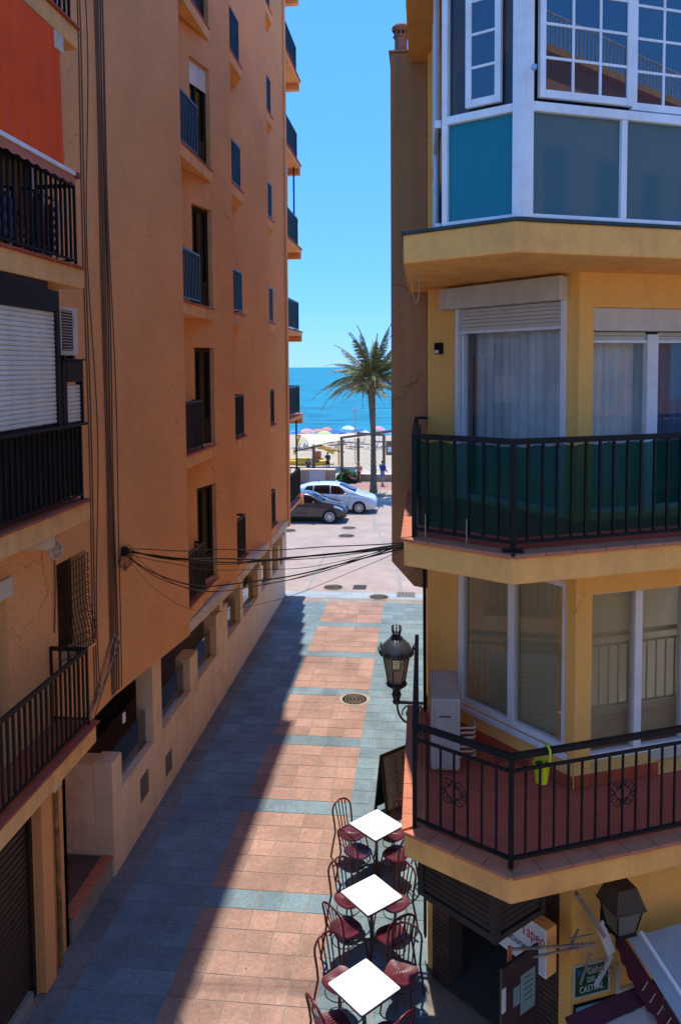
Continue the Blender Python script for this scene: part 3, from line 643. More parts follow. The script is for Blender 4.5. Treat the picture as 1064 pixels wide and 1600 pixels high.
# walls
m = MB()
m.panel((.05, 26.5), (.05, 10.07), 0, 15.2, .25); m.panel((1.9, 26.4), (1.9, 12.0), 15.4, 18, .25)
m.panel(W0, PC, 2.9, Z2-.2, .25, [(.52, 2.16, 3.80, 5.68)])
m.panel(W0, PC, Z2-.2, Z3-.2, .25, [(.56, 2.12, Z2+.03, 8.88)])
m.panel(W0, PC, Z3-.2, 15.2, .25, [(.5, 2.1, Z3+.03, 11.5)])
m.panel(PC, FE, 2.9, Z2-.2, .34, [(.20, 2.3, 3.60, 5.56), (1.06, 2.3, 3.47, 3.70)])
m.panel(PC, FE, Z2-.2, Z3-.2, .34, [(.17, 2.4, Z2+.03, 8.60)])
m.panel(PC, FE, Z3-.2, 15.2, .34, [(.2, 2.4, Z3+.03, 11.6)])
m.build('wall', M['yellow'], RB, bevel=.006)
# interiors: blank rooms behind the panes
for z in (Z1, Z2, Z3):
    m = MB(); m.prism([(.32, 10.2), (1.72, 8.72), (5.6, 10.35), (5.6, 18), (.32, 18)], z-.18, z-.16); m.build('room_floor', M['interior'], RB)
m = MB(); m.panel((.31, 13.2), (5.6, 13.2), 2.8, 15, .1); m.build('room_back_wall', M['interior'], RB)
# slabs
poly = [(A.x, 10.35), (A.x, A.y), (B.x, B.y), (Cc.x, Cc.y), (Cc.x, 10.35)]
def rslab(z, th, fm, tiled=True):
    o = MB().prism(poly, z-th, z-.032).build('balcony_slab', fm, RB, bevel=.014)
    if not tiled: return o
    ins = .20
    A2 = A+Vector((ins, .11)); B2 = B+Vector((.03, ins+.05)); C2 = Cc+BN*(-ins)
    MB().prism([(A2.x, 10.35), (A2.x, A2.y), (B2.x, B2.y), (C2.x, C2.y), (C2.x, 10.3)], z-.0315, z-.006).build('floor_tiles', M['floor_red'], o)
    def strip(p, q, nrm, wid, n, m0=0, m1=0):
        d = (q-p).normalized(); L = (q-p).length
        for k in range(n):
            a0 = L*k/n+(0 if k else 0)+.003; a1 = L*(k+1)/n-.003
            i0 = m0 if k == 0 else 0; i1 = m1 if k == n-1 else 0
            e0 = p+d*a0+nrm*.03; e1 = p+d*a1+nrm*.03; f1 = p+d*(a1-i1)-nrm*wid; f0 = p+d*(a0+i0)-nrm*wid
            MB().prism([(e0.x, e0.y), (e1.x, e1.y), (f1.x, f1.y), (f0.x, f0.y)], z-.031, z+random.uniform(0, .003)).build('edge_tile', M['edgetile'], o, bevel=.005)
    strip(Vector((A.x, 10.33)), A+Vector((0, 0)), Vector((-1, 0)), .17, 10, 0, .12)
    strip(A, B, AN, .17, 4, .12, .10)
    strip(B, Cc, BN, .17, 15, .10, 0)
    return o
M['floor_red'] = plaza_mat('red_balcony_floor_tiles', (.42, .075, .035), (.47, .09, .04), .28, .14, (.34, .09, .05))
rslab(Z1, .27, M['yellow_fascia']); rslab(Z2, .27, M['yellow_fascia'])
s3 = rslab(Z3, .30, M['yellow_fascia'], False); s4 = rslab(Z4, .28, M['yellow_fascia'], False)
MB().prism([(p[0]+(.0 if p[0] > 0 else -.02), p[1]-.02) for p in poly], Z3-.0315, Z3-.004).build('zinc_capping', M['iron_green'] if 'iron_green' in M else surf('dark_green_capping', (.02, .045, .04), .5, .3, 5, 0, .2, .1), s3)
# soffit shade strips under slab 3 and roof eave
# --- first floor: brown blinds behind white framed windows
def frame_on(p, d, u0, u1, z0, z1, n0, n1, w_, mull=(), mat=None, name='window_frame', parent=RB, sill=True, pane=None, pane_name='pane', behind=None, bmat=None):
    f = MB()
    f.obox(p, d, u0, u0+w_, n0, n1, z0, z1); f.obox(p, d, u1-w_, u1, n0, n1, z0, z1)
    f.obox(p, d, u0+w_, u1-w_, n0+.002, n1-.002, z1-w_, z1); f.obox(p, d, u0+w_, u1-w_, n0+.002, n1-.002, z0, z0+w_)
    for u in mull: f.obox(p, d, u-w_*.6, u+w_*.6, n0+.001, n1+.006, z0+w_, z1-w_)
    o = f.build(name, mat or M['white_alu'], parent, bevel=.004)
    nm = (n0+n1)/2
    us = [u0+w_]+[u for u in mull]+[u1-w_]
    for a_, b_ in zip(us, us[1:]):
        MB().obox(p, d, a_+(w_*.6 if a_ != us[0] else 0), b_-(w_*.6 if b_ != us[-1] else 0), nm-.004, nm+.004, z0+w_, z1-w_).build(pane_name, pane or M['glass'], o)
    return o
wf = frame_on(W0, CDv, .52, 2.16, 3.80, 5.68, -.12, -.03, .07, (1.37,))
MB().obox(W0, CDv, .525, 2.155, -.165, -.155, 3.82, 5.66).build('roller_blind', M['blind_brown'], wf)
MB().obox(W0, CDv, .46, 2.20, -.02, .03, 3.74, 3.80).build('sill', M['white_alu'], wf, bevel=.004)
wf = frame_on(PC, FDv, .20, 2.30, 3.60, 5.56, -.31, -.22, .08, (.95, 1.6))
MB().obox(PC, FDv, .27, 2.25, -.40, -.385, 3.66, 5.54).build('roller_blind', M['blind_brown'], wf)
MB().obox(PC, FDv, 1.02, 2.3, -.30, -.23, 3.48, 3.598).build('door_bottom_panel', M['white_plastic'], wf)
MB().obox(PC, FDv, .2, 1.05, .002, .018, 3.462, 3.60).build('skirting', M['redtile'], RB)
MB().obox(W0, CDv, .05, CL-.02, .002, .018, 3.462, 3.58).build('skirting', M['redtile'], RB)
MB().obox(PC, FDv, -.0, .19, .002, .020, 3.462, 3.60).build('skirting', M['redtile'], RB)
# --- second floor: shutter boxes, half raised shutters, curtains
fo = frame_on(W0, CDv, .56, 2.12, Z2+.03, 8.66, -.14, -.01, .06, mat=M['white_alu'], name='balcony_door')
MB().obox(W0, CDv, .62, .68, -.140, -.10, Z2+.08, 8.60).build('inner_stile', M['brownwood'], fo)
def pleat(p, d, u0, u1, n, z0, z1, amp, cnt, mat, name, parent):
    mm = MB(); vs = []; fs = []; d = Vector(d).normalized(); nn = Vector((d.y, -d.x)); p = Vector((p[0], p[1])); N = cnt*8
    for i in range(N+1):
        u = u0+(u1-u0)*i/N; o_ = n+amp*math.sin(i/8*2*math.pi+.7*math.sin(i*.21)); q = p+d*u+nn*o_; vs += [(q.x, q.y, z0), (q.x, q.y, z1)]
    for i in range(N): fs.append((2*i, 2*i+2, 2*i+3, 2*i+1))
    mm.add(vs, fs); return mm.build(name, mat, parent, 80)
pleat(W0, CDv, .57, 2.11, -.175, Z2+.05, 8.62, .016, 12, M['curtain'], 'curtain', fo)
sb = MB().obox(W0, CDv, .36, 2.16, .004, .15, 8.68, 8.93).build('shutter_box', M['white_plastic'], RB, bevel=.008)
slm = MB(); 
def slats(p, d, u0, u1, n, z0, z1, st, parent, mat):
    k = 0
    while z0+st*(k+1) <= z1+.001:
        MB().obox(p, d, u0, u1, n-.012, n+.004*(k % 2), z0+st*k, z0+st*(k+1)-.004).build('shutter_slat', mat, parent, bevel=.003); k += 1
slats(W0, CDv, .60, 2.09, .015, 8.42, 8.68, .043, sb, M['white_plastic'])
MB().obox(W0, CDv, .60, 2.09, -.004, .028, 8.385, 8.418).build('shutter_bottom_bar', M['white_alu'], sb)
for u in (.54, 2.095): MB().obox(W0, CDv, u, u+.05, .003, .05, Z2+.03, 8.68).build('shutter_guide', M['white_alu'], sb)
fo = frame_on(PC, FDv, .17, 2.4, Z2+.03, 8.30, -.30, -.20, .05, (1.0,), name='balcony_window')
MB().obox(PC, FDv, .93, 1.07, -.2, -.12, Z2+.03, 8.33).build('wide_mullion', M['white_alu'], fo, bevel=.004)
pleat(PC, FDv, .18, 1.05, -.315, Z2+.05, 8.3, .022, 8, M['curtain'], 'curtain', fo)
pleat(PC, FDv, 1.1, 2.38, -.318, Z2+.05, 8.3, .03, 10, M['curtain_blue'], 'curtain', fo)
sb = MB().obox(PC, FDv, .172, 2.398, -.26, -.02, 8.36, 8.598).build('shutter_box', M['white_plastic'], RB, bevel=.006)
slats(PC, FDv, .2, .92, -.15, 8.27, 8.36, .043, sb, M['white_plastic']); slats(PC, FDv, 1.08, 2.3, -.15, 8.27, 8.36, .043, sb, M['white_plastic'])
MB().obox(PC, FDv, .2, .92, -.165, -.13, 8.235, 8.268).build('shutter_bottom_bar', M['white_alu'], sb); MB().obox(PC, FDv, 1.08, 2.3, -.165, -.13, 8.235, 8.268).build('shutter_bottom_bar', M['white_alu'], sb)
# --- third floor: glazed white bay on the slab edge
GA = Vector((.16, 7.24)); GB = Vector((.83, 6.87)); GD = (GB-GA).normalized(); GL = (GB-GA).length; HB = 11.88
bay = MB(); wpost = .09
bay.obox(GA, GD, 0, .055, -.09, 0, Z3, HB); bay.obox(GA, GD, GL-.09, GL+.02, -.10, .012, Z3, HB)
bay.obox(GB, BD, .01, .10, -.10, .010, Z3, HB)
bay.obox(GA, GD, .055, GL-.09, -.085, -.005, Z3, Z3+.035); bay.obox(GA, GD, .055, GL-.09, -.085, .006, 10.15, 10.22); bay.obox(GA, GD, .055, GL-.09, -.085, -.005, HB-.08, HB)
bay.obox(GB, BD, .10, 4.5, -.085, -.005, Z3, Z3+.035); bay.obox(GB, BD, .10, 4.5, -.085, .006, 10.15, 10.23); bay.obox(GB, BD, .10, 4.5, -.085, -.005, HB-.08, HB)
for u in (.98, 1.95, 2.9, 3.9): bay.obox(GB, BD, u, u+.06, -.084, -.004, Z3+.035, 10.15)
bay.box(.10, .16, 7.30, 10.3, 10.15, 10.22); bay.box(.10, .16, 7.30, 10.3, Z3, Z3+.04)
for y in (8.2, 9.2, 10.2): bay.box(.098, .162, y, y+.06, Z3+.04, HB)
bayo = bay.build('glazed_bay', M['white_alu'], RB, bevel=.005)
MB().obox(GA, GD, .055, GL-.09, -.05, -.04, Z3+.035, 10.15).build('lower_pane', M['glass_teal'], bayo)
us = [.10, .98, 1.95, 2.9, 3.9]
for a_, b_ in zip(us, us[1:]): MB().obox(GB, BD, a_+(.06 if a_ > .2 else 0), b_, -.05, -.04, Z3+.035, 10.15).build('lower_pane', M['glass_grey'], bayo)
for ya, yb in ((7.3, 8.2), (8.26, 9.2), (9.26, 10.2)): MB().box(.125, .135, ya, yb, Z3+.04, 10.15).build('lower_pane', M['glass_grey'], bayo); MB().box(.125, .135, ya, yb, 10.22, HB).build('upper_pane', M['glass'], bayo)
def casement(p, d, u0, u1, z0, z1, n, cols_, rows_, parent=None):
    f = MB(); w_ = .055
    f.obox(p, d, u0, u0+w_, n-.03, n+.02, z0, z1); f.obox(p, d, u1-w_, u1, n-.03, n+.02, z0, z1)
    f.obox(p, d, u0+w_, u1-w_, n-.028, n+.018, z0, z0+w_*1.2); f.obox(p, d, u0+w_, u1-w_, n-.028, n+.018, z1-w_, z1)
    o = f.build('casement', M['white_alu'], bayo, bevel=.004)
    for c_ in range(1, cols_): u = u0+w_+(u1-u0-2*w_)*c_/cols_; MB().obox(p, d, u-.011, u+.011, n-.012, n+.010, z0+w_*1.2, z1-w_).build('glazing_bar', M['white_alu'], o)
    for r_ in range(1, rows_): z = z0+w_+(z1-z0-2*w_)*r_/rows_; MB().obox(p, d, u0+w_, u1-w_, n-.010, n+.008, z-.011, z+.011).build('glazing_bar', M['white_alu'], o)
    MB().obox(p, d, u0+w_, u1-w_, n-.006, n-.001, z0+w_, z1-w_).build('pane', M['glass_dark2'], o)
M['glass_dark2'] = glassmat('sky_tinted_pane', (.10, .18, .26), 3.6, 0, 1.5, .30, (.006, .05, .13))  # blue body and tint paint the sky's reflection into the glass
casement(GA, GD, .23, .56, 10.26, 11.78, -.02, 1, 5)
casement(GB, BD, .16, 1.08, 10.27, 11.78, -.015, 3, 5)
casement(GB, BD, 1.09, 2.05, 10.25, 11.78, -.04, 3, 5)
casement(GB, BD, 2.1, 3.1, 10.27, 11.78, -.015, 3, 5)
MB().obox(GB, BD, 0.1, 4.4, -.075, -.06, 10.23, HB-.08).build('fixed_pane', M['glass_dark'], bayo)
MB().obox(GA, GD, .055, GL-.09, -.075, -.06, 10.22, HB-.08).build('fixed_pane', M['glass_dark'], bayo)
MB().obox(GB, BD, .2, 4.4, -.55, -.53, 10.0, 11.8).build('bay_curtain', M['curtain'], bayo)
MB().tube([(.905, 6.79, 10.46), (.905, 6.76, 10.46)], .025, 8).build('latch', M['steel'], bayo)

# --- balcony railings
IN = .09
A1 = Vector((A.x+.10, A.y+.055)); B1 = Vector((B.x+.01, B.y+.115)); C1 = Cc-BN*IN
rl2 = railing(RB, [(A1.x, 10.05), (A1.x, A1.y), (B1.x, B1.y), (C1.x, C1.y)], Z2, 1.0, .148, M['iron'], bar=.022, post=.05, top=.05, bottom=.08)
for k in range(3):
    q = B1+BD*(.148*2*(k+1)); MB().sphere((q.x, q.y, Z2+.52), .022, n=8, m=6).build('baluster_collar', M['iron'], rl2, 60)
for p_ in (B1,): MB().box(p_.x-.09, p_.x+.09, p_.y-.06, p_.y+.06, Z2+.003, Z2+.016).build('base_plate', M['iron'], rl2)
MB().beam((A1.x, 10.02, Z2+.985), (.05, 10.02, Z2+.985), .045, .03).build('wall_bracket', M['iron'], rl2)
rl1 = railing(RB, [(A1.x, 10.05), (A1.x, A1.y), (B1.x, B1.y), (C1.x, C1.y)], Z1, 1.06, .148, M['iron'], bar=.018, post=.045, top=.05, bottom=.09, mid=.90)
def scroll(c, d, parent, s=1.0, turns=1.3, flip=1, a0=0, r0=.05):
    """wrought iron C scroll in the plane of the railing; c centre, d plane direction"""
    pts = []
    for i in range(26):
        t = i/25; a = a0+flip*t*turns*2*math.pi; r_ = r0*s*(1-.75*t)
        pts.append((c[0]+d.x*r_*math.cos(a), c[1]+d.y*r_*math.cos(a), c[2]+r_*math.sin(a)))
    return MB().tube(pts, .005, 5)
def rosette(p, d, z, parent):
    m_ = MB()
    for sx in (-1, 1):
        for sz in (-1, 1):
            c = p+d*(.055*sx); s_ = scroll((c.x, c.y, z+.075*sz), d, parent, 1, 1.2, sx*sz, 0 if sx > 0 else math.pi, .05); m_.add(s_.v, s_.f)
            q = p+d*(.09*sx); m_.tube([(q.x, q.y, z), (p.x, p.y, z+.12*sz)], .005, 5)
            c = p+d*(.11*sx); s_ = scroll((c.x, c.y, z+.03*sz), d, parent, .7, 1.2, -sx*sz, math.pi/2*sz, .05); m_.add(s_.v, s_.f)
    m_.build('scroll_ornament', M['iron'], rl1, 60)
rosette(A1+(B1-A1)*.42, AD, Z1+.50, rl1); rosette(B1+BD*1.18, BD, Z1+.50, rl1)
for (p_, d_, sg) in ((B1, AD, -1), (B1, BD, 1), (A1, AD, 1)):
    for j, (du, dz, r0) in enumerate(((.06, .02, .045), (.12, -.02, .035))):
        c = p_+d_*(du*sg+.02*sg); scroll((c.x, c.y, Z1+.975+dz), d_, rl1, 1, 1.3, sg, math.pi, r0).build('corner_scroll', M['iron'], rl1, 60)
# green windbreak screen tied inside the second floor railing
def screen_mat():
    m, nt, b = newmat('green_mesh_fabric'); L = nt.links; nt.nodes.remove(b); out = nt.nodes['Material Output']; g = _n(nt, 'ShaderNodeNewGeometry')
    mp = _n(nt, 'ShaderNodeMapping'); mp.inputs['Scale'].default_value = (1.5, 1.5, 5); L.new(g.outputs['Position'], mp.inputs[0])
    n = _n(nt, 'ShaderNodeTexNoise'); n.inputs['Scale'].default_value = 1.6; n.inputs['Detail'].default_value = 6; L.new(mp.outputs[0], n.inputs['Vector'])
    mx = _n(nt, 'ShaderNodeMix', data_type='RGBA'); L.new(n.outputs[0], mx.inputs[0]); mx.inputs[6].default_value = (.002, .040, .030, 1); mx.inputs[7].default_value = (.010, .095, .06, 1)
    df = _n(nt, 'ShaderNodeBsdfDiffuse'); L.new(mx.outputs[2], df.inputs[0]); tl = _n(nt, 'ShaderNodeBsdfTranslucent'); L.new(mx.outputs[2], tl.inputs[0])
    m1 = _n(nt, 'ShaderNodeMixShader'); m1.inputs[0].default_value = .5; L.new(df.outputs[0], m1.inputs[1]); L.new(tl.outputs[0], m1.inputs[2])
    tr = _n(nt, 'ShaderNodeBsdfTransparent'); tr.inputs[0].default_value = (.55, .85, .72, 1)
    m2 = _n(nt, 'ShaderNodeMixShader'); m2.inputs[0].default_value = .78; L.new(tr.outputs[0], m2.inputs[1]); L.new(m1.outputs[0], m2.inputs[2]); L.new(m2.outputs[0], out.inputs[0])
    return m
sv = MB(); vs = []; fs = []
pl = [Vector((A1.x+.035, 9.9)), A1+Vector((.035, .03)), B1+Vector((0, .04)), C1-BN*.04]
cnt = 0
for a_, b_ in zip(pl, pl[1:]):
    N = max(2, int((b_-a_).length/.07))
    for i in range(N+1):
        q = a_+(b_-a_)*(i/N); nn = Vector((-(b_-a_).y, (b_-a_).x)).normalized()
        for j in range(7):
            z = Z2+.11+.83*j/6; o_ = .012*math.sin(i*1.3+j*.5)+.008*math.sin(i*.47); vs.append((q.x+nn.x*abs(o_), q.y+nn.y*abs(o_), z-(.025*abs(math.sin(i*.9)) if j == 6 else 0)))
        if i < N:
            for j in range(6): c = cnt+i*7+j; fs.append((c, c+7, c+8, c+1))
    cnt += (N+1)*7
sv.add(vs, fs); tag(sv.build('windbreak_screen', screen_mat(), smooth=80, org=(1, 7.2, Z2)), 'green mesh windbreak screen tied inside the second floor railing', 'screen')
ts = MB()
for (u, on) in ((.12, 0), (.55, 0)):
    q = A1+(B1-A1)*u; ts.beam((q.x, q.y-.03, Z2+.02), (q.x, q.y-.03, Z2+.24), .008, .008)
tag(ts.build('screen_ties', M['cable_pale'], org=(0, 7.3, Z2)), 'pale cords tying the green screen to the railing', 'cord')

# --- ground floor: dark timber canopy, brick jambs, open doorway
CA = Vector((-.06, 7.80)); CB = Vector((.67, 7.17)); CR = Vector((1.20, 7.66)); cdd = (CB-CA).normalized(); crd = (CR-CB).normalized()
can = thing('timber_canopy', 'dark brown slatted timber canopy fascia under the lower balcony', 'canopy', (.5, 7.8, 2.5))
fr = MB(); L1 = (CB-CA).length; L2 = (CR-CB).length
fr.obox(CA, cdd, -.01, .07, -.07, 0, 2.58, 3.185); fr.obox(CA, cdd, L1-.07, L1+.005, -.07, .004, 2.56, 3.185); fr.obox(CA, cdd, .07, L1-.07, -.06, -.005, 2.56, 2.63)
fr.obox(CB, crd, 0.01, .07, -.06, .001, 2.562, 3.185); fr.obox(CB, crd, L2-.06, L2, -.06, 0, 2.56, 3.185); fr.obox(CB, crd, .07, L2-.06, -.06, -.005, 2.56, 2.62)
fr.build('canopy_frame', M['brownwood'], can, bevel=.004)
for k in range(9):
    z = 2.65+k*.058; MB().obox(CA, cdd, .07, L1-.07, -.045, -.015, z, z+.050).build('slat', M['brownwood'], can)
    MB().obox(CB, crd, .07, L2-.06, -.045, -.015, z, z+.050).build('slat', M['brownwood'], can)
MB().prism([(CA.x+.02, CA.y+.05), (CB.x, CB.y+.08), (CR.x-.05, CR.y+.02), (1.4, 8.5), (.1, 9.9), (-.02, 9.9)], 2.90, 2.93).build('canopy_ceiling', M['brownwood'], can)
# brick jambs: every brick a piece
M['brickc'] = surf('brown_face_brick', (.085, .045, .03), .85, .3, 6, 0, .25, .5, 60, .005, island=.3)
def brick_pillar(u0, u1, z0, z1, name='brick_pillar', depth=.25):
    core = MB().obox(W0, CDv, u0+.006, u1-.006, -depth, -.012, z0, z1).build(name, M['mortar_dark'], RB)
    row = 0; z = z0+.004; bh = .052; full = MB()
    L = u1-u0; bl_ = L/1.5 if L < .45 else .24
    while z+bh < z1:
        u = u0-(bl_/2 if row % 2 else 0)
        while u < u1-.01:
            a0 = max(u, u0)+.004; a1 = min(u+bl_, u1)-.004
            if a1-a0 > .02: MB().obox(W0, CDv, a0, a1, -depth+.01, random.uniform(.0, .010), z, z+bh).build('brick', M['brickc'], core)
            u += bl_
        row += 1; z += bh+.012
M['mortar_dark'] = surf('dark_mortar', (.07, .055, .045), .95, .2, 4, 0, .2, .3)
brick_pillar(.09, .40, 0.0, 2.9); brick_pillar(1.66, 2.12, 0.0, 2.9); MB().obox(W0, CDv, 2.125, CL, -.25, .012, 0, 2.9).build('corner_pilaster', M['yellow'], RB, bevel=.008)
MB().panel((.048, 10.07+.0), (W0+CDv*.085).to_tuple(), 0, 2.9, .25).build('wall_corner', M['yellow'], RB) if False else MB().obox(W0, CDv, 0.0, .088, -.24, .0, 0, 2.899).build('wall_corner', M['yellow'], RB, bevel=.005)
m = MB(); m.panel(PC+FDv*.004, FE, 0, 2.895, .3); m.build('ground_floor_wall', M['yellow'], RB, bevel=.006)
MB().prism([(.1, 9.9), (1.5, 8.6), (4, 11), (4, 14), (.4, 14)], 0, .02).build('bar_floor', M['interior'], RB)
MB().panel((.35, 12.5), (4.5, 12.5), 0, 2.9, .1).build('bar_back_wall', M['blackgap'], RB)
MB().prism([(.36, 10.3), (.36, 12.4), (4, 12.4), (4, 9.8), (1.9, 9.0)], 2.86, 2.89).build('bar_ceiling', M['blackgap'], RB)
do = MB().obox((1.17, 7.98), (-.38, -.36), 0, .56, -.02, .02, .03, 2.0).build('open_door_leaf', surf('dark_red_timber', (.045, .016, .012), .5, .3, 5, .3, .2, .2), RB, bevel=.006)
dd = Vector((-.38, -.36)).normalized(); dnn = Vector((dd.y, -dd.x))
dl = Vector((1.17, 7.98))
MB().obox(dl, dd, .52, .575, -.03, -.021, 1.55, 1.80).build('door_handle_plate', M['white_plastic'], do)

# side of the building above the street and the roof edge
MB().box(.02, 5, 10.4, 26.4, 15.2, 15.4).build('roof_slab', M['yellow_fascia'], RB)
vp = MB(); 
for k, (dx, r_) in enumerate(((-.035, .012), (-.02, .008), (-.05, .007))):
    vp.tube([(.05+dx, 10.2+.03*k, .3), (.05+dx, 10.2+.03*k, 3.0), (.05+dx-.01, 10.22+.03*k, 5.9)], r_, 6)
tag(vp.build('wall_cables', M['cable'], smooth=60, org=(.03, 10.2, .3)), 'thin dark cables clipped down the yellow corner facing the street', 'cable')

# brown chimney shaft corbelled out of the side wall just behind the balconies
m = MB(); prof = [(-.425, 12.02), (-.425, 5.40), (-.13, 5.07), (.049, 5.04), (.049, 12.02)]
y0, y1 = 10.36, 10.95
n = len(prof); m.add([(x, y0, z) for x, z in prof]+[(x, y1, z) for x, z in prof], [tuple(range(n)), tuple(range(2*n-1, n-1, -1))]+[(i, n+i, n+(i+1) % n, (i+1) % n) for i in range(n)])
shaft = m.build('chimney_shaft', M['brown'], RB, bevel=.012)
MB().box(-.445, .049, 10.34, 10.97, 12.021, 12.05).build('shaft_cap', M['brown'], shaft, bevel=.006)
M['terracotta'] = surf('stained_terracotta', (.26, .165, .12), .9, .3, 3, .3, .2, .4, 50, .006, stain=(.10, .07, .06), stain_amt=.6, stain_scale=6)
cc = (-.295, 10.62, 12.05)
MB().lathe([(.088, 0), (.088, .10), (.082, .10), (.082, .27)], cc, 20).build('chimney_pot', M['terracotta'], shaft, 35)
m = MB()
for k in range(8): a = k*math.pi/4; m.box(cc[0]+.078*math.cos(a)-.012, cc[0]+.078*math.cos(a)+.012, cc[1]+.078*math.sin(a)-.012, cc[1]+.078*math.sin(a)+.012, cc[2]+.27, cc[2]+.335)
m.build('cap_props', M['terracotta'], shaft)
MB().lathe([(.105, .33), (.118, .345), (.118, .385), (.09, .415), (.001, .42)], cc, 20).build('chimney_cap', M['terracotta'], shaft, 35)
MB().lathe([(.10, .255), (.105, .27), (.09, .28), (.001, .28)], cc, 20).build('chimney_collar', M['terracotta'], shaft, 35)
MB().lathe([(.05, 0), (.05, .10), (.03, .14), (.001, .14)], (-.04, 10.55, 12.05), 14).build('vent_pot', M['terracotta'], shaft, 35)

# ------------------------------------------------------------ the building the photographer leans out of: only its reflection and bounced light show
OB = thing('opposite_building', 'cream rendered building facing the corner across the small crossing', 'building', (0, -2.6, 0))
m = MB(); ops_ = [(8.0+3.2*i+.2, 8.0+3.2*i+1.6, 3.5+2.9*k, 5.6+2.9*k) for i in range(-2, 4) for k in range(2)]
M['cream'] = surf('cream_render', (.80, .70, .54), .9, .1, .8, .08, .08, .3)
m.panel((12, -2.2), (-12, -2.2), 0, 9.4, .3, [(24-b, 24-a, c, d_) for a, b, c, d_ in ops_]); m.build('wall', M['cream'], OB)
for k in range(2):
    z = 3.46+2.9*k
    MB().box(-8, 8, -2.198, -.9, z-.22, z).build('balcony_slab', M['cream'], OB)
    railing(OB, [(-7.9, -1.0), (7.9, -1.0)], z, .98, .14, M['white_paint'], bar=.02)
for a, b, c, d_ in ops_: MB().box(a-12, b-12, -2.42, -2.38, c, d_).build('window_pane', M['glass_dark'], OB)
MB().box(-11.9, 11.9, -2.62, -2.6, 0, 9.3).build('interior', M['interior'], OB)

OC = thing('far_orange_building', 'tall orange building farther along the cross street', 'building', (18, -3, 0))
m = MB(); op2 = [(1.0+2.6*i, 2.2+2.6*i, 3.5+2.9*k, 5.5+2.9*k) for i in range(4) for k in range(4)]
m.panel((24, -2.4), (12.4, -2.4), 0, 16.6, .3, op2); m.panel((12.4, -2.4), (12.4, -10), 0, 16.6, .3); m.build('wall', M['orange'], OC)
for a, b, c, d_ in op2: MB().box(24-b, 24-a, -2.66, -2.62, c, d_).build('window_pane', M['glass_dark'], OC)
MB().box(12.3, 24.1, -2.9, -2.2, 16.601, 16.8).build('cornice', M['orange_fascia'], OC)
railing(OC, [(12.5, -2.4), (24, -2.4)], 16.8, 1.0, .2, M['white_paint'], bar=.03)
# ------------------------------------------------------------ bar tables and chairs
M['burgundy'] = surf('burgundy_lacquered_metal', (.10, .009, .016), .34, .15, 6, 0, .1, .08, 80, .001, spec=.4, coat=.12)
M['table_white'] = surf('white_laminate', (.86, .85, .82), .35, .03, 2, 0, .02, .03, 60, .0005)
M['dark_steel'] = surf('grey_steel_tube', (.16, .15, .145), .35, .1, 6, 0, .05, .05, metal=.7)
def bistro_table():
    t = thing('bistro_table', 'x', 'table', group='white topped bar tables')
    h = .305; b = .02; m = MB(); pts = []
    for cx, cy, a0 in ((h-b, h-b, 0), (-h+b, h-b, 90), (-h+b, -h+b, 180), (h-b, -h+b, 270)):
        for k in range(4): a = R(a0+k*30); pts.append((cx+b*math.cos(a), cy+b*math.sin(a)))
    m.prism(pts, .708, .735); m.build('tabletop', M['table_white'], t, bevel=.004)
    e = MB(); q = [(x*1.006, y*1.006) for x, y in pts]; e.prism(q, .700, .722); e.build('edge_band', M['burgundy'], t)
    MB().tube([(0, 0, .06), (0, 0, .70)], .026, 12).build('column', M['dark_steel'], t, 60)
    MB().box(-.16, .16, -.02, .02, .685, .70).build('top_bracket', M['dark_steel'], t)
    for k in range(4):
        a = k*math.pi/2+math.pi/4; MB().tube([(0, 0, .085), (.16*math.cos(a), .16*math.sin(a), .05), (.31*math.cos(a), .31*math.sin(a), .022)], [.022, .018, .013], 8).build('foot', M['dark_steel'], t, 60)
    return t
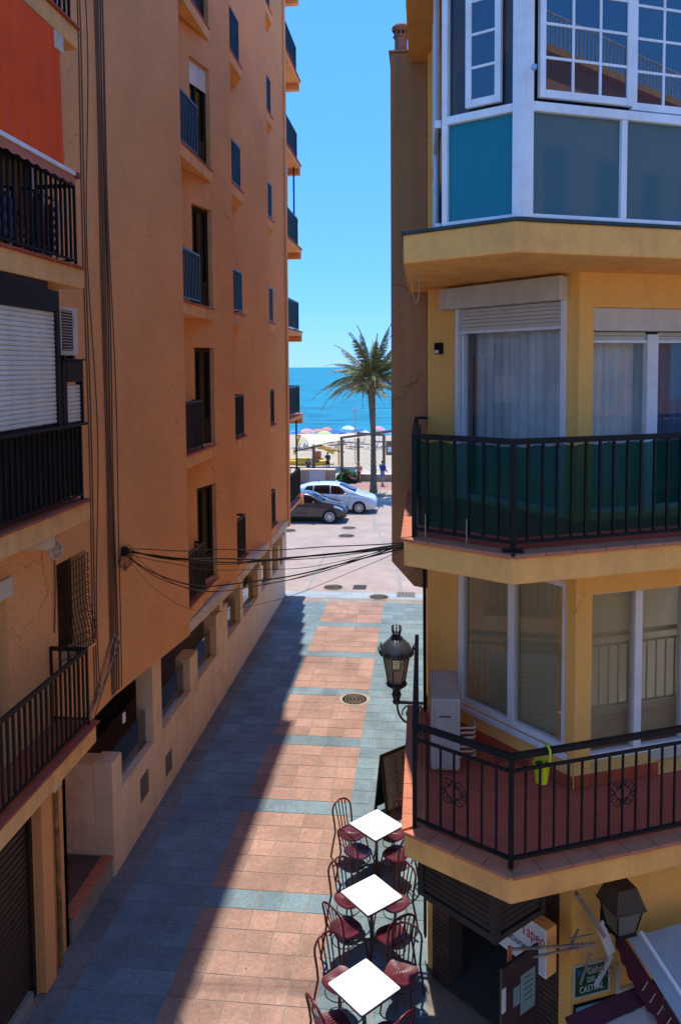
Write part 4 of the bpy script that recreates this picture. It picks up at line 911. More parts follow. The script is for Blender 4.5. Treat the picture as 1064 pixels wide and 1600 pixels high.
def bistro_chair():
    """seat faces +y (front), back at -y"""
    t = thing('bistro_chair', 'x', 'chair', group='burgundy chairs at the bar tables')
    n = 28; top = []; 
    def rim(k):
        a = 2*math.pi*k/n; c, s = math.cos(a), math.sin(a)
        return (.205*math.copysign(abs(c)**.75, c), .205*math.copysign(abs(s)**.75, s)*(1.0 if s > 0 else .92))
    m = MB(); rings = [(1, .425), (1.02, .437), (.98, .450), (.80, .443), (.45, .436), (.02, .434)]
    vs = []; fs = []
    for sc_, z in rings:
        for k in range(n): x, y = rim(k); vs.append((x*sc_, y*sc_, z+(.012*(y/.205)**2 if y < 0 else -.010*(y/.205)**2)))
    for i in range(len(rings)-1):
        for k in range(n): fs.append((i*n+k, i*n+(k+1) % n, (i+1)*n+(k+1) % n, (i+1)*n+k))
    fs += [tuple(range(n))[::-1], tuple(range((len(rings)-1)*n, len(rings)*n))]
    m.add(vs, fs); m.build('seat', M['burgundy'], t, 40)
    # ribs pressed in the seat
    rb = MB()
    for k in range(9): x = -.14+k*.035; l = math.sqrt(max(.0, .165**2-x*x)); rb.tube([(x, -l, .4395), (x, l, .4385)], .0045, 5)
    rb.build('seat_ribs', M['burgundy'], t, 60)
    # back hoop runs down into the rear legs
    hp = [(-.215, -.265, 0), (-.205, -.225, .22), (-.185, -.185, .44), (-.19, -.205, .60), (-.195, -.235, .74)]
    for k in range(1, 8): a = math.pi-math.pi*k/8; hp.append((.195*math.cos(a), -.235-.045*math.sin(a), .74+.145*math.sin(a)))
    hp += [(-x, y, z) for x, y, z in hp[4::-1]] if False else [(.195, -.235, .74), (.19, -.205, .60), (.185, -.185, .44), (.205, -.225, .22), (.215, -.265, 0)]
    MB().tube(hp, .015, 8).build('back_hoop', M['burgundy'], t, 60)
    for x in (-.105, -.037, .037, .105):
        zt = .74+.145*math.sqrt(max(0, 1-(x/.195)**2)); yt = -.235-.045*math.sqrt(max(0, 1-(x/.195)**2))
        MB().beam((x*.8, -.175, .44), (x, yt, zt-.006), .019, .007, (0, 1, 0)).build('back_slat', M['burgundy'], t)
    for sx in (-1, 1): MB().tube([(.15*sx, .15, .43), (.18*sx, .19, .25), (.205*sx, .225, 0)], .0115, 8).build('front_leg', M['burgundy'], t, 60)
    st = MB(); pts = []
    for k in range(25): a = 2*math.pi*k/24; pts.append((.165*math.cos(a), -.02+.17*math.sin(a), .27))
    st.tube(pts[:-1], .007, 6, True); st.build('leg_ring', M['burgundy'], t, 60)
    return t
T0 = bistro_table(); C0 = bistro_chair(); tp = [(-.75, 12.05), (-.72, 10.39), (-.70, 8.78)]
tl = ['square white topped bar table next to the menu board', 'square white topped bar table between the two others in the row', 'square white topped bar table farthest from the menu board']
who = ['table beside the menu board', 'middle table', 'table farthest from the menu board']
side = [('street side, back to the sea', (-1, 1)), ('wall side, back to the sea', (1, 1)), ('street side, facing the sea', (-1, -1)), ('wall side, facing the sea', (1, -1))]
first = True
custom = {(2, 1): (.42, .62, 18), (2, 2): (-.34, -.26, 0), (2, 3): (.28, -.36, 12), (0, 0): (-.42, .22, -14), (1, 2): (-.33, -.28, 6), (0, 3): (.33, -.26, 0), (0, 2): (-.28, -.26, 8), (1, 0): (-.34, .32, -6), (1, 1): (.30, .30, 4), (2, 0): (-.34, .42, 10), (1, 3): (.30, -.36, -6), (0, 1): (.24, .26, 0)}
for i, (x, y) in enumerate(tp):
    t = T0 if i == 0 else copy_tree(T0)
    t.location = (x, y, 0); t.rotation_euler.z = R(45+(1.5, -2, 1)[i]); t['label'] = tl[i]
    for j, (nm, (sx, sy)) in enumerate(side):
        ox, oy, da = custom[(i, j)]
        c = C0 if first else copy_tree(C0); first = False
        c.location = (x+ox, y+oy, .001); c.rotation_euler.z = math.atan2(oy, ox)+R(90+da)
        c['label'] = 'burgundy chair at the %s, %s' % (who[i], nm)

# ------------------------------------------------------------ menu A-board
AB = thing('menu_board', 'black framed folding menu board with printed dishes standing on the paving', 'sign', (-.5, 13.8, 0))
b0 = Vector((-.77, 13.52)); b1 = Vector((-.27, 14.0)); bd = (b1-b0).normalized(); bn = Vector((bd.y, -bd.x)); BL = (b1-b0).length
def leaf(tilt, name, face):
    m = MB(); H_ = 1.12
    def P(u, z, o): q = b0+bd*u+bn*(tilt*(1-z/H_)+o); return (q.x, q.y, z)
    def bar(u0, u1, za, zb, o0, o1):
        m.add([P(u0, za, o0), P(u1, za, o0), P(u1, za, o1), P(u0, za, o1), P(u0, zb, o0), P(u1, zb, o0), P(u1, zb, o1), P(u0, zb, o1)], [(0, 3, 2, 1), (4, 5, 6, 7), (0, 1, 5, 4), (1, 2, 6, 5), (2, 3, 7, 6), (3, 0, 4, 7)])
    bar(0, .05, 0, H_, -.015, .015); bar(BL-.05, BL, 0, H_, -.015, .015); bar(.05, BL-.05, H_-.05, H_, -.014, .014); bar(.05, BL-.05, .10, .15, -.014, .014)
    o = m.build(name, M['iron_brown'], AB, bevel=.003)
    m = MB(); bar(.05, BL-.05, .15, H_-.05, -.006, .006); pn = m.build('menu_panel', face, o)
    return P, pn
M['menu'] = surf('grey_printed_panel', (.16, .145, .135), .5, .1, 4, 0, .05, 0)
P, pn = leaf(.17, 'front_leaf', M['menu']); leaf(-.17, 'rear_leaf', M['iron'])
random.seed(3)
def mark(P, u0, u1, z0, z1, o): return [P(u0, z0, o), P(u1, z0, o), P(u1, z1, o), P(u0, z1, o)]
pr = {'dark': MB(), 'pale': MB(), 'red': MB()}
for rr in range(17):
    z = 1.0-rr*.05
    for cc in range(3):
        u = .09+cc*.19
        L_ = random.uniform(.05, .14)
        pr['pale' if cc == 0 else 'dark'].add(mark(P, u, u+L_, z, z+.014, .0075), [(0, 1, 2, 3)])
        if cc and rr % 2: pr['red'].add(mark(P, u, u+.06, z-.024, z-.006, .0075), [(0, 1, 2, 3)])
pc = {'dark': (.03, .025, .022), 'pale': (.30, .28, .25), 'red': (.12, .03, .02)}
for k, m in pr.items(): tag(m.build('menu_print', surf('menu_ink_'+k, pc[k], .6, .1, 3, 0, 0, 0), pn), kind='stuff')

# ------------------------------------------------------------ street lantern on the wall
SL = thing('street_lantern', 'black ornate wall lantern with crowned dome on a scrolled bracket', 'street lamp', (-.36, 10.9, 3.0))
lx, ly, lz = -.385, 10.9, 3.22
M['lantern_iron'] = surf('black_painted_lantern_iron', (.018, .02, .022), .42, .2, 8, 0, .2, .2, 80, .002)
M['lantern_dome'] = surf('grey_painted_dome', (.055, .065, .075), .38, .15, 5, .2, .1, .1)
M['lglass'] = glassmat('amber_frosted_glass', (.95, .90, .80), .8, .05, 1.45, .20, (.74, .66, .54))
MB().lathe([(.20, .72), (.205, .735), (.235, .75), (.235, .765), (.215, .80), (.185, .86), (.13, .915), (.075, .945), (.05, .955), (.05, .985), (.001, .99)], (lx, ly, lz), 24).build('dome', M['lantern_dome'], SL, 40)
rg = MB().lathe([(.205, .70), (.228, .72), (.235, .75), (.22, .752)], (lx, ly, lz), 24); 
for k in range(24):
    a = k*2*math.pi/24; rg.sphere((lx+.235*math.cos(a), ly+.235*math.sin(a), lz+.735), .016, n=6, m=4)
rgo = rg.build('gallery_ring', M['lantern_iron'], SL, 40)
for k in range(8):
    a = k*math.pi/4+.3; cr = MB(); ex, ey = math.cos(a), math.sin(a)
    for s_ in (-1, 0, 1):
        bx, by = lx+.235*ex-s_*.03*ey, ly+.235*ey+s_*.03*ex
        cr.tube([(bx, by, lz+.74), (bx+.015*ex, by+.015*ey, lz+.79), (bx+.03*ex, by+.03*ey, lz+.82+.03*(s_ == 0))], [.011, .008, .004], 5)
    cr.build('cresting_leaf', M['lantern_iron'], rgo, 60)
cr = MB().lathe([(.045, .985), (.06, 1.0), (.06, 1.02), (.045, 1.03)], (lx, ly, lz), 12)
for k in range(8):
    a = k*math.pi/4; ex, ey = math.cos(a), math.sin(a)
    cr.tube([(lx+.05*ex, ly+.05*ey, lz+1.02), (lx+.066*ex, ly+.066*ey, lz+1.07), (lx+.06*ex, ly+.06*ey, lz+1.12)], [.011, .009, .004], 5)
    cr.sphere((lx+.061*ex, ly+.061*ey, lz+1.115), .013, n=6, m=4)
    cr.tube([(lx+.05*ex, ly+.05*ey, lz+.99), (lx+.085*ex, ly+.085*ey, lz+.95), (lx+.10*ex, ly+.10*ey, lz+.90)], [.012, .009, .003], 5)
cr.build('crown_finial', M['lantern_iron'], SL, 50)
MB().lathe([(.115, .30), (.185, .70), (.18, .70), (.11, .30)], (lx, ly, lz), 6, .2).build('glass_body', M['lglass'], SL)
po = MB()
for k in range(6): a = .2+k*math.pi/3; po.tube([(lx+.118*math.cos(a), ly+.118*math.sin(a), lz+.29), (lx+.19*math.cos(a), ly+.19*math.sin(a), lz+.705)], .009, 6)
po.build('glazing_posts', M['lantern_iron'], SL, 60)
MB().lathe([(.06, .16), (.05, .20), (.11, .25), (.145, .275), (.15, .30), (.12, .31), (.001, .31)], (lx, ly, lz), 18).build('base_bowl', M['lantern_iron'], SL, 40)
MB().lathe([(.06, .31), (.07, .40), (.06, .48), (.001, .5)], (lx, ly, lz), 12).build('lamp_bulb', surf('frosted_bulb', (.7, .66, .58), .4, .05, 3, 0, 0, 0), SL, 60)
st = MB().lathe([(.045, 0), (.06, .03), (.045, .06), (.06, .10), (.07, .14), (.045, .17)], (lx, ly, lz), 14)
st.build('socket', M['lantern_iron'], SL, 40)
bk = MB(); bk.beam((lx-.05, ly, lz+.02), (.05, ly, lz+.02), .04, .035); bk.box(.02, .052, ly-.05, ly+.05, lz-.42, lz+.15)
pts = []
for i in range(30):
    t = i/29; a = -math.pi*.05-t*math.pi*1.0; pts.append((lx+.20+.19*math.cos(a), ly, lz-.02+.26*math.sin(a)))
bk.tube(pts, .016, 6)
pts = []
for i in range(40):
    t = i/39; a = math.pi*1.1-t*math.pi*3.2; r_ = .125*(1-.78*t); pts.append((lx+.20+r_*math.cos(a), ly, lz-.13+r_*math.sin(a)))
bk.tube(pts, .010, 6); bk.build('scroll_bracket', M['lantern_iron'], SL, 50)

# ------------------------------------------------------------ air conditioners
def aircon(name, label, c, d, w_, h_, dep, grille=True, rusty=False):
    """c base corner xy (back left), d along width, depth to the right of d"""
    t = thing(name, label, 'air conditioner', (c[0], c[1], c[2])); p = (c[0], c[1]); z = c[2]
    bo = MB().obox(p, d, 0, w_, 0, dep, z+.03, z+h_).build('casing', M['white_plastic'], t, bevel=.018)
    if grille:
        dv = Vector(d).normalized(); nv = Vector((dv.y, -dv.x)); ce = Vector(p)+dv*(w_*.36)+nv*(dep+.003)
        MB().obox(p, d, w_*.06, w_*.66, dep+.001, dep+.006, z+.09, z+h_-.05).build('fan_recess', M['interior'], t)
        for k in range(14): zz = z+.10+(h_-.17)*k/13; MB().obox(p, d, w_*.06, w_*.66, dep+.007, dep+.014, zz, zz+.008).build('grille_bar', M['white_plastic'], t)
    for u in (.1, w_-.16): MB().obox(p, d, u, u+.06, .02, dep-.01, z-.03, z+.028).build('foot', M['iron'], t)
    MB().obox(p, d, w_*.74, w_*.90, dep+.0005, dep+.010, z+h_*.62, z+h_*.80).build('cover_plate', M['white_plastic'], t, bevel=.003)
    return t
aircon('air_conditioner', 'cream air conditioner unit hanging above the small shutter on the orange wall', (-4.74, 9.36, 8.14), (0, 1), .50, .64, .27)
# unit standing on the first floor balcony, end towards the view
ac = thing('air_conditioner', 'white air conditioner unit standing on the red tiled balcony floor', 'air conditioner', (.22, 8.9, Z1))
M['ac_beige'] = surf('weathered_beige_casing', (.44, .405, .35), .55, .14, 3, .2, .08, .1, stain=(.28, .22, .16), stain_amt=.5, stain_scale=3)
MB().box(.075, .40, 8.55, 9.40, Z1+.06, Z1+.86).build('casing', M['ac_beige'], ac, bevel=.02)
MB().box(.12, .355, 8.538, 8.549, Z1+.45, Z1+.83).build('service_cover', M['ac_beige'], ac, bevel=.004)
MB().box(.17, .30, 8.532, 8.540, Z1+.66, Z1+.675).build('cover_grip', M['interior'], ac)
for k in range(10): MB().box(.401, .408, 8.72, 9.35, Z1+.14+k*.065, Z1+.15+k*.065).build('grille_bar', M['interior'], ac)
for y in (8.65, 9.2): MB().box(.09, .39, y, y+.05, Z1+.001, Z1+.06).build('foot', M['white_plastic'], ac)
M['pipe_beige'] = surf('beige_pipe_lagging', (.46, .38, .28), .8, .2, 5, 0, .1, .2)
for k in range(6):
    z = Z1+.16+k*.055+(.05 if k > 2 else 0); MB().tube([(.40, 8.66, z), (.47, 8.66, z+.008), (.54, 8.69, z-.004), (.575, 8.76, z-.02), (.56, 8.95, z-.03)], .013, 8).build('pipe', M['pipe_beige'], ac, 60)
aircon('air_conditioner', 'grey air conditioner unit high on the set back orange wall', (-4.86, 14.35, FL[4]+1.15), (.22, .975), .75, .55, .28)

# bucket and strap on the railing
BK = thing('bucket', 'lime green bucket strapped to the first floor balcony railing', 'bucket', (1.0, 7.0, Z1+.85))
bq = B1+BD*.36-BN*.085; M['lime'] = surf('lime_green_plastic', (.55, .62, .015), .4, .08, 4, 0, .04, .02)
MB().lathe([(.055, 0), (.075, .17), (.080, .175), (.080, .185), (.07, .185), (.052, .01), (.001, .01)], (bq.x, bq.y, Z1+.70), 18).build('pail', M['lime'], BK, 40)
MB().lathe([(.071, .16), (.0715, .165), (.001, .166)], (bq.x, bq.y, Z1+.70), 18).build('contents', surf('dark_green_pot_soil', (.012, .04, .02), .9), BK)
q2 = B1+BD*.37; MB().tube([(q2.x-BN.x*.07, q2.y-BN.y*.07, Z1+.86), (q2.x-BN.x*.045, q2.y-BN.y*.045, Z1+1.06), (q2.x, q2.y, Z1+1.085), (q2.x+BN.x*.04, q2.y+BN.y*.04, Z1+1.05), (q2.x+BN.x*.035, q2.y+BN.y*.035, Z1+.95)], .011, 8).build('strap', M['lime'], BK, 60)
# wall lamp on the second floor, black box
q = W0+CDv*.24; WLp = thing('wall_light', 'small black square wall light beside the second floor shutter', 'wall light', (q.x, q.y, 8.2))
MB().obox(W0, CDv, .19, .29, .002, .07, 8.15, 8.29).build('housing', M['iron'], WLp, bevel=.006)
MB().obox(W0, CDv, .205, .275, .071, .075, 8.16, 8.20).build('lens', M['blind'], WLp)
# bulkhead lamp on left first floor wall
BL_ = thing('bulkhead_lamp', 'round white bulkhead lamp on the orange wall above the grilled window', 'wall light', (-4.72, 9.56, 5.65))
m = MB(); m.tube([(-4.748, 9.55, 5.67), (-4.70, 9.55, 5.67)], .13, 18); m.build('base', M['white_plastic'], BL_, 40)
MB().sphere((-4.70, 9.55, 5.67), .105, .55, 1, 1, 16, 10).build('glass_dome', M['lglass'], BL_, 60)
g_ = MB()
for a in (0, math.pi/2): 
    g_.tube([(-4.70+.075*math.sin(math.pi*i/10), 9.55+.12*math.cos(math.pi*i/10)*math.cos(a), 5.67+.12*math.cos(math.pi*i/10)*math.sin(a)) for i in range(11)], .007, 6)
g_.build('guard', M['white_plastic'], BL_, 60)
tag(MB().tube([(-4.73, 9.55, 5.54), (-4.735, 9.56, 5.3), (-4.73, 9.53, 5.0), (-4.735, 9.5, 4.6)], .009, 6).build('hanging_cable', M['cable_brown'], smooth=60, org=(-4.73, 9.55, 4.6)), 'brown cable hanging below the round bulkhead lamp', 'cable')

# ------------------------------------------------------------ orange drop awning on the upper left balcony
AW = thing('drop_awning', 'orange red canvas drop awning hanging over the upper left balcony', 'awning', (-4.2, 7.5, 10.2))
m = MB(); vs = []; fs = []; N = 60; Kz = 8
for i in range(N+1):
    y = 6.6+(8.93-6.6)*i/N
    for j in range(Kz+1):
        z = 10.33+(11.86-10.33)*j/Kz; vs.append((-4.155+.012*math.sin(i*.8)*(1-j/Kz)-.03*(j/Kz), y, z))
for i in range(N):
    for j in range(Kz): a = i*(Kz+1)+j; fs.append((a, a+Kz+1, a+Kz+2, a+1))
m.add(vs, fs); m.build('canvas', M['awning'], AW, 80)
MB().beam((-4.13, 6.55, 10.315), (-4.13, 9.12, 10.315), .05, .05).build('front_bar', M['white_alu'], AW, bevel=.008)
m = MB(); vs = []; fs = []
for i in range(73):
    y = 6.55+2.57*i/72; vs += [(-4.125, y, 10.285), (-4.115, y, 10.20-.03*abs(math.sin(i*.55)))]
for i in range(72): fs.append((2*i, 2*i+2, 2*i+3, 2*i+1))
m.add(vs, fs); m.build('valance', surf('faded_orange_valance', (.55, .16, .09), .9, .1, 2, 0, .05, .1), AW, 80)
MB().box(-4.17, -4.09, 9.12, 9.20, 10.27, 10.34).build('bar_end', surf('dark_red_plastic', (.20, .02, .015), .5), AW, bevel=.006)
MB().tube([(-4.6, 9.22, 10.42), (-4.14, 9.16, 10.31)], .02, 8).build('arm', surf('dark_red_paint', (.25, .03, .02), .5), AW, 60)
MB().box(-4.30, -4.16, 8.80, 9.0, 11.66, 11.86).build('cassette_end', M['soffit'], AW, bevel=.01)
# furniture on that balcony
lo = thing('folding_lounger', 'folding lounger with purple checked cushion behind the upper left railing', 'lounger', (-4.5, 7.9, 9.27))
M['check'] = None
def check_mat():
    m, nt, b = newmat('purple_checked_cloth'); L = nt.links; g = _n(nt, 'ShaderNodeNewGeometry')
    c = _n(nt, 'ShaderNodeTexChecker'); c.inputs['Scale'].default_value = 12; c.inputs['Color1'].default_value = (.10, .09, .17, 1); c.inputs['Color2'].default_value = (.028, .022, .05, 1); L.new(g.outputs['Position'], c.inputs['Vector']); L.new(c.outputs[0], b.inputs['Base Color']); b.inputs['Roughness'].default_value = .95; return m
M['check'] = check_mat()
MB().box(-4.52, -4.42, 6.9, 8.28, 9.42, 9.86).build('cushion', M['check'], lo, bevel=.03)
fr = MB()
for y in (7.0, 8.2): fr.tube([(-4.45, y, 9.27), (-4.5, y+.05, 9.6), (-4.46, y+.02, 9.92)], .014, 8)
fr.tube([(-4.46, 7.02, 9.92), (-4.46, 8.22, 9.92)], .014, 8); fr.build('frame', M['steel'], lo, 60)
M['ocher'] = surf('red_slatted_wood', (.24, .05, .03), .6, .25, 6, 0, .15, .1)
for q, y in enumerate((8.52, 8.72, 8.92, 9.10)):
    fc = thing('folded_chair', 'folded red slatted chair leaning among others behind the upper left railing', 'chair', (-4.5, y, 9.27), group='folded chairs stored on the balcony')
    f = MB(); f.tube([(-4.62, y, 9.27), (-4.50, y+.05, 10.05)], .013, 8); f.tube([(-4.34, y-.03, 9.27), (-4.34, y+.02, 10.0)], .013, 8); f.tube([(-4.50, y+.05, 10.05), (-4.34, y+.02, 10.0)], .013, 8); f.build('frame', M['steel'] if q % 2 else M['iron'], fc, 60)
    for k in range(6): MB().beam((-4.56, y+.005+.006*k, 9.40+k*.10), (-4.35, y-.015+.006*k, 9.40+k*.10), .012, .06).build('slat', M['ocher'], fc)

# ------------------------------------------------------------ cables
def sag(p, q, s_, n=24): 
    p = Vector(p); q = Vector(q); return [p+(q-p)*(i/n)-Vector((0, 0, s_*4*(i/n)*(1-i/n))) for i in range(n+1)]
random.seed(11)
# left dz, left dy, right dz, sag, skew of the low point, radius
cabs = [(0, 0, 0, .13, .0, .011), (.03, .05, .02, .19, .06, .010), (-.05, .10, .0, .26, -.05, .004), (-.02, -.05, -.02, .46, .12, .0088), (-.08, .12, .01, .52, .10, .006), (.04, .2, .03, .62, .12, .004), (-.04, .02, -.03, .80, .12, .003), (.02, .12, -.01, .20, .08, .005), (.05, -.03, .03, .05, 0, .006)]
cl = ['thick black cable strung across the street', 'thin sagging black cable strung across the street']
def sagk(p, q, s_, k, n=30):
    out = []
    for i_ in range(n+1):
        t = i_/n; tt = t+k*math.sin(math.pi*t); out.append(p+(q-p)*t-Vector((0, 0, s_*4*tt*(1-tt)))+Vector((0, 0, .012*math.sin(t*17+k*40)*math.sin(math.pi*t))))
    return out
for k, (dz, dy, dz2, s_, sk, r_) in enumerate(cabs):
    p = Vector((-4.66, 11.75+dy*.6, 5.13+dz)); q = Vector((-.205, 7.64+random.uniform(-.03, .05), 6.235+dz2))
    o = MB().tube(sagk(p, q, s_, sk), r_, 6).build('overhead_cable', M['cable'], smooth=60, org=(-2.3, 9.7, 5.0))
    tag(o, cl[0] if r_ > .0085 else cl[1], 'cable', 'black cables crossing the street')
jb = thing('junction_box', 'small dark junction box where the street cables meet the orange wall', 'junction box', (-4.67, 11.75, 5.05))
MB().box(-4.70, -4.63, 11.68, 11.80, 5.07, 5.20).build('box', M['iron_brown'], jb, bevel=.006)
for k in range(5):
    a = k*1.3; lp = [(-4.64+.03*math.sin(i_*.6+a), 11.75+(.12+.05*k)*math.sin(i_*.42)*(1 if k % 2 else -1), 5.12-.30*math.sin(i_*.21)+.03*k) for i_ in range(16)]
    MB().tube(lp, .005, 5).build('slack_loop', M['cable'], jb, 60)
# vertical runs on the orange wall beside the first corner
def wallx(y): return -4.75+(y-11.4)*(.35/2.8) if y > 11.4 else -4.75
random.seed(5)
for k, (y, r_, mt) in enumerate([(11.36, .016, 'cable_brown'), (11.42, .010, 'cable_brown'), (11.47, .008, 'cable'), (11.52, .010, 'cable_brown'), (11.60, .006, 'cable'), (11.30, .012, 'cable_brown')]):
    pts = []
    for i in range(34):
        z = 20-i*.515; y_ = y+.018*math.sin(z*1.3+k)+(0.06*math.sin((z-3)*.5) if k == 4 else 0); pts.append((wallx(y_)+r_+.004, y_, z))
    o = MB().tube(pts, r_, 6).build('wall_cable', M[mt], smooth=60, org=(-4.7, y, 3))
    tag(o, 'cable clipped vertically down the orange wall in a dark bundle', 'cable', 'bundled cables on the orange wall')
for k, (y, b_) in enumerate([(10.78, .02), (10.92, .10), (10.70, .02)]):
    pts = [(-4.742, y+b_*math.sin(i*.35), 14-i*.31) for i in range(36)]
    o = MB().tube(pts, .010 if k != 1 else .006, 6).build('wall_cable', M['cable_brown'] if k != 1 else M['cable'], smooth=60, org=(-4.74, y, 3)); tag(o, 'single thin cable running down the orange wall near the balconies', 'cable', 'single cables on the orange wall')
for k in range(5):
    pts = []
    for i in range(16):
        t = i/15; y = 11.42-1.55*t; z = 3.95-.95*math.sin(t*math.pi/2)+.06*math.sin(t*9+k)-.03*k; pts.append((wallx(y)+.02+.012*k, y+.02*k, z))
    o = MB().tube(pts, .008, 6).build('drooping_cable', M['cable_pale'] if k % 2 else M['cable_brown'], smooth=60, org=(-4.7, 10.6, 3)); tag(o, 'drooping pale cable at the foot of the orange wall beside the balcony', 'cable', 'drooping cables below the wall bundle')
tg = MB().box(-4.60, -4.585, 11.33, 11.42, 2.55, 2.70); tag(tg.build('cable_tag', M['white_paint'], org=(-4.59, 11.37, 2.55)), 'small white tag hanging in the dark opening under the cables', 'tag')
pts = [(-.13, 7.70, 9.0), (-.11, 7.9, 8.72), (-.08, 8.0, 8.62), (-.05, 8.05, 8.70), (-.045, 8.06, 9.0)]
tag(MB().tube(pts, .006, 6).build('dangling_cable', M['cable_pale'], smooth=60, org=(-.1, 7.9, 8.6)), 'pale loose cable dangling under the upper slab corner', 'cable')

for k, (ya, za, zb) in enumerate(((15.15, 17.6, 17.3), (15.0, 17.45, 17.5))):
    o = MB().tube(sag((-4.2, ya, za), (2.0, ya+.1, zb), .18), .022, 6).build('overhead_cable', M['cable'], smooth=60, org=(-1, ya, 17)); tag(o, 'thick cable strung high between the roofs, shading the pink paving', 'cable', 'high cables between the roofs')
# ------------------------------------------------------------ bar signs and fittings at the corner
def text_mesh(body, size, sx=1.0, extrude=.002, align='CENTER'):
    c = bpy.data.curves.new('lettering', 'FONT'); c.body = body; c.size = size; c.extrude = extrude; c.align_x = align; c.align_y = 'CENTER'; c.resolution_u = 3
    o = bpy.data.objects.new('tmp', c); col.objects.link(o); dg = bpy.context.evaluated_depsgraph_get(); dg.update()
    me = bpy.data.meshes.new_from_object(o.evaluated_get(dg)); bpy.data.objects.remove(o); bpy.data.curves.remove(c)
    me.transform(Matrix.Scale(sx, 4, (1, 0, 0))); return me
def put_text(body, size, sx, P3, u, n, mat, parent, name='lettering', tilt=0):
    """u = reading direction (xy), n = outward (xy)"""
    me = text_mesh(body, size, sx); me.materials.clear(); me.materials.append(mat)
    o = bpy.data.objects.new(name, me); col.objects.link(o); o.parent = parent
    U = Vector((u[0], u[1], 0)).normalized(); Nn = Vector((n[0], n[1], 0)).normalized(); Z = Nn.cross(U)
    mat4 = Matrix(((U.x, Z.x, Nn.x, 0), (U.y, Z.y, Nn.y, 0), (U.z, Z.z, Nn.z, 0), (0, 0, 0, 1)))
    o.matrix_local = Matrix.Translation(Vector(P3)-ORG.get(parent.name, Vector((0, 0, 0)))) @ mat4
    return o
M['ink_red'] = surf('red_sign_paint', (.42, .03, .025), .6, .05, 3, 0, 0, 0)
M['ink_black'] = surf('black_sign_paint', (.02, .02, .02), .6, .05, 3, 0, 0, 0)
M['sign_white'] = surf('white_sign_panel', (.62, .63, .65), .45, .06, 3, .05, .03, 0)
M['ink_white'] = surf('white_sign_paint', (.72, .72, .68), .6, .05, 3, 0, 0, 0)
# hanging box sign parallel to the chamfer
so_ = W0+CN*.45-CDv*.06; SG = thing('bar_sign', 'white box sign with red and black lettering hanging by the bar doorway', 'sign', (so_.x+CDv.x*1.5, so_.y+CDv.y*1.5, 1.6))
MB().obox(so_, CDv, 1.25, 2.37, -.16, 0, 1.55, 2.08).build('sign_box', M['yellow_fascia'], SG, bevel=.004)
MB().obox(so_, CDv, 1.27, 2.35, .001, .006, 1.57, 2.06).build('sign_face', M['sign_white'], SG)
e = MB(); e.obox(so_, CDv, 1.25, 2.37, .001, .010, 1.55, 1.568); e.obox(so_, CDv, 1.25, 2.37, .001, .010, 2.062, 2.08); e.obox(so_, CDv, 1.25, 1.268, .001, .010, 1.568, 2.062); e.obox(so_, CDv, 2.352, 2.37, .001, .010, 1.568, 2.062); e.build('sign_edge', M['white_alu'], SG)
def sp(u, z, o=.008): q = so_+CDv*u+CN*o; return (q.x, q.y, z)
put_text('El Tapeo', .19, .66, sp(2.13, 1.93), CDv, CN, M['ink_red'], SG)
put_text('Raciones', .125, .80, sp(1.96, 1.745), CDv, CN, M['ink_black'], SG)
# notices pinned to the open door
pn = Vector((1.17, 7.98)); NT = []
M['notice'] = surf('pale_green_paper', (.17, .23, .20), .8, .06, 3, 0, .03, 0)
for k, (u0, u1, z0, z1, tx) in enumerate(((.06, .29, 1.38, 1.80, 1), (.30, .40, 1.52, 1.72, 0))):
    q = pn+dd*((u0+u1)/2); t = thing('paper_notice', ('larger' if tx else 'smaller')+' pale green paper notice pinned to the open bar door', 'notice', (q.x, q.y, z0))
    MB().obox(pn, dd, u0, u1, -.024, -.0215, z0, z1).build('sheet', M['notice'], t)
    mk = MB(); random.seed(k)
    for r_ in range(5 if tx else 2):
        z = z1-.05-r_*.06; a = u0+.03+random.uniform(0, .03); mk.obox(pn, dd, a, u1-.03-random.uniform(0, .05), -.0255, -.0245, z-.008, z+.004)
    mk.build('print', M['ink_black'], t)
# green street name plate
def fp(u, z, o): q = PC+FDv*u+FN*o; return (q.x, q.y, z)
SS = thing('street_sign', 'green tiled street name plate with pale lettering on the yellow wall', 'sign', fp(.24, 1.1, 0))
u0, u1, z0, z1 = .03, .45, 1.11, 1.45
MB().obox(PC, FDv, u0, u1, .003, .014, z0, z1).build('plate', surf('green_enamel', (.008, .085, .022), .35, .15, 4, 0, .05, 0), SS)
e = MB(); 
for a_ in ((u0-.018, u1+.018, z0-.018, z0), (u0-.018, u1+.018, z1, z1+.018), (u0-.018, u0, z0, z1), (u1, u1+.018, z0, z1)): e.obox(PC, FDv, a_[0], a_[1], .003, .020, a_[2], a_[3])
e.build('border', M['blind'], SS)
uc = (u0+u1)/2
put_text('Calle', .105, .9, fp(uc+.03, 1.375, .017), FDv, FN, M['ink_white'], SS); put_text('DEL', .085, .8, fp(uc, 1.275, .017), FDv, FN, M['ink_white'], SS); put_text('CASTRAL', .105, .70, fp(uc, 1.175, .017), FDv, FN, M['ink_white'], SS)
MB().obox(PC, FDv, u0+.02, u0+.08, .0145, .018, 1.34, 1.42).build('crest', surf('blue_crest', (.05, .14, .30), .5), SS)
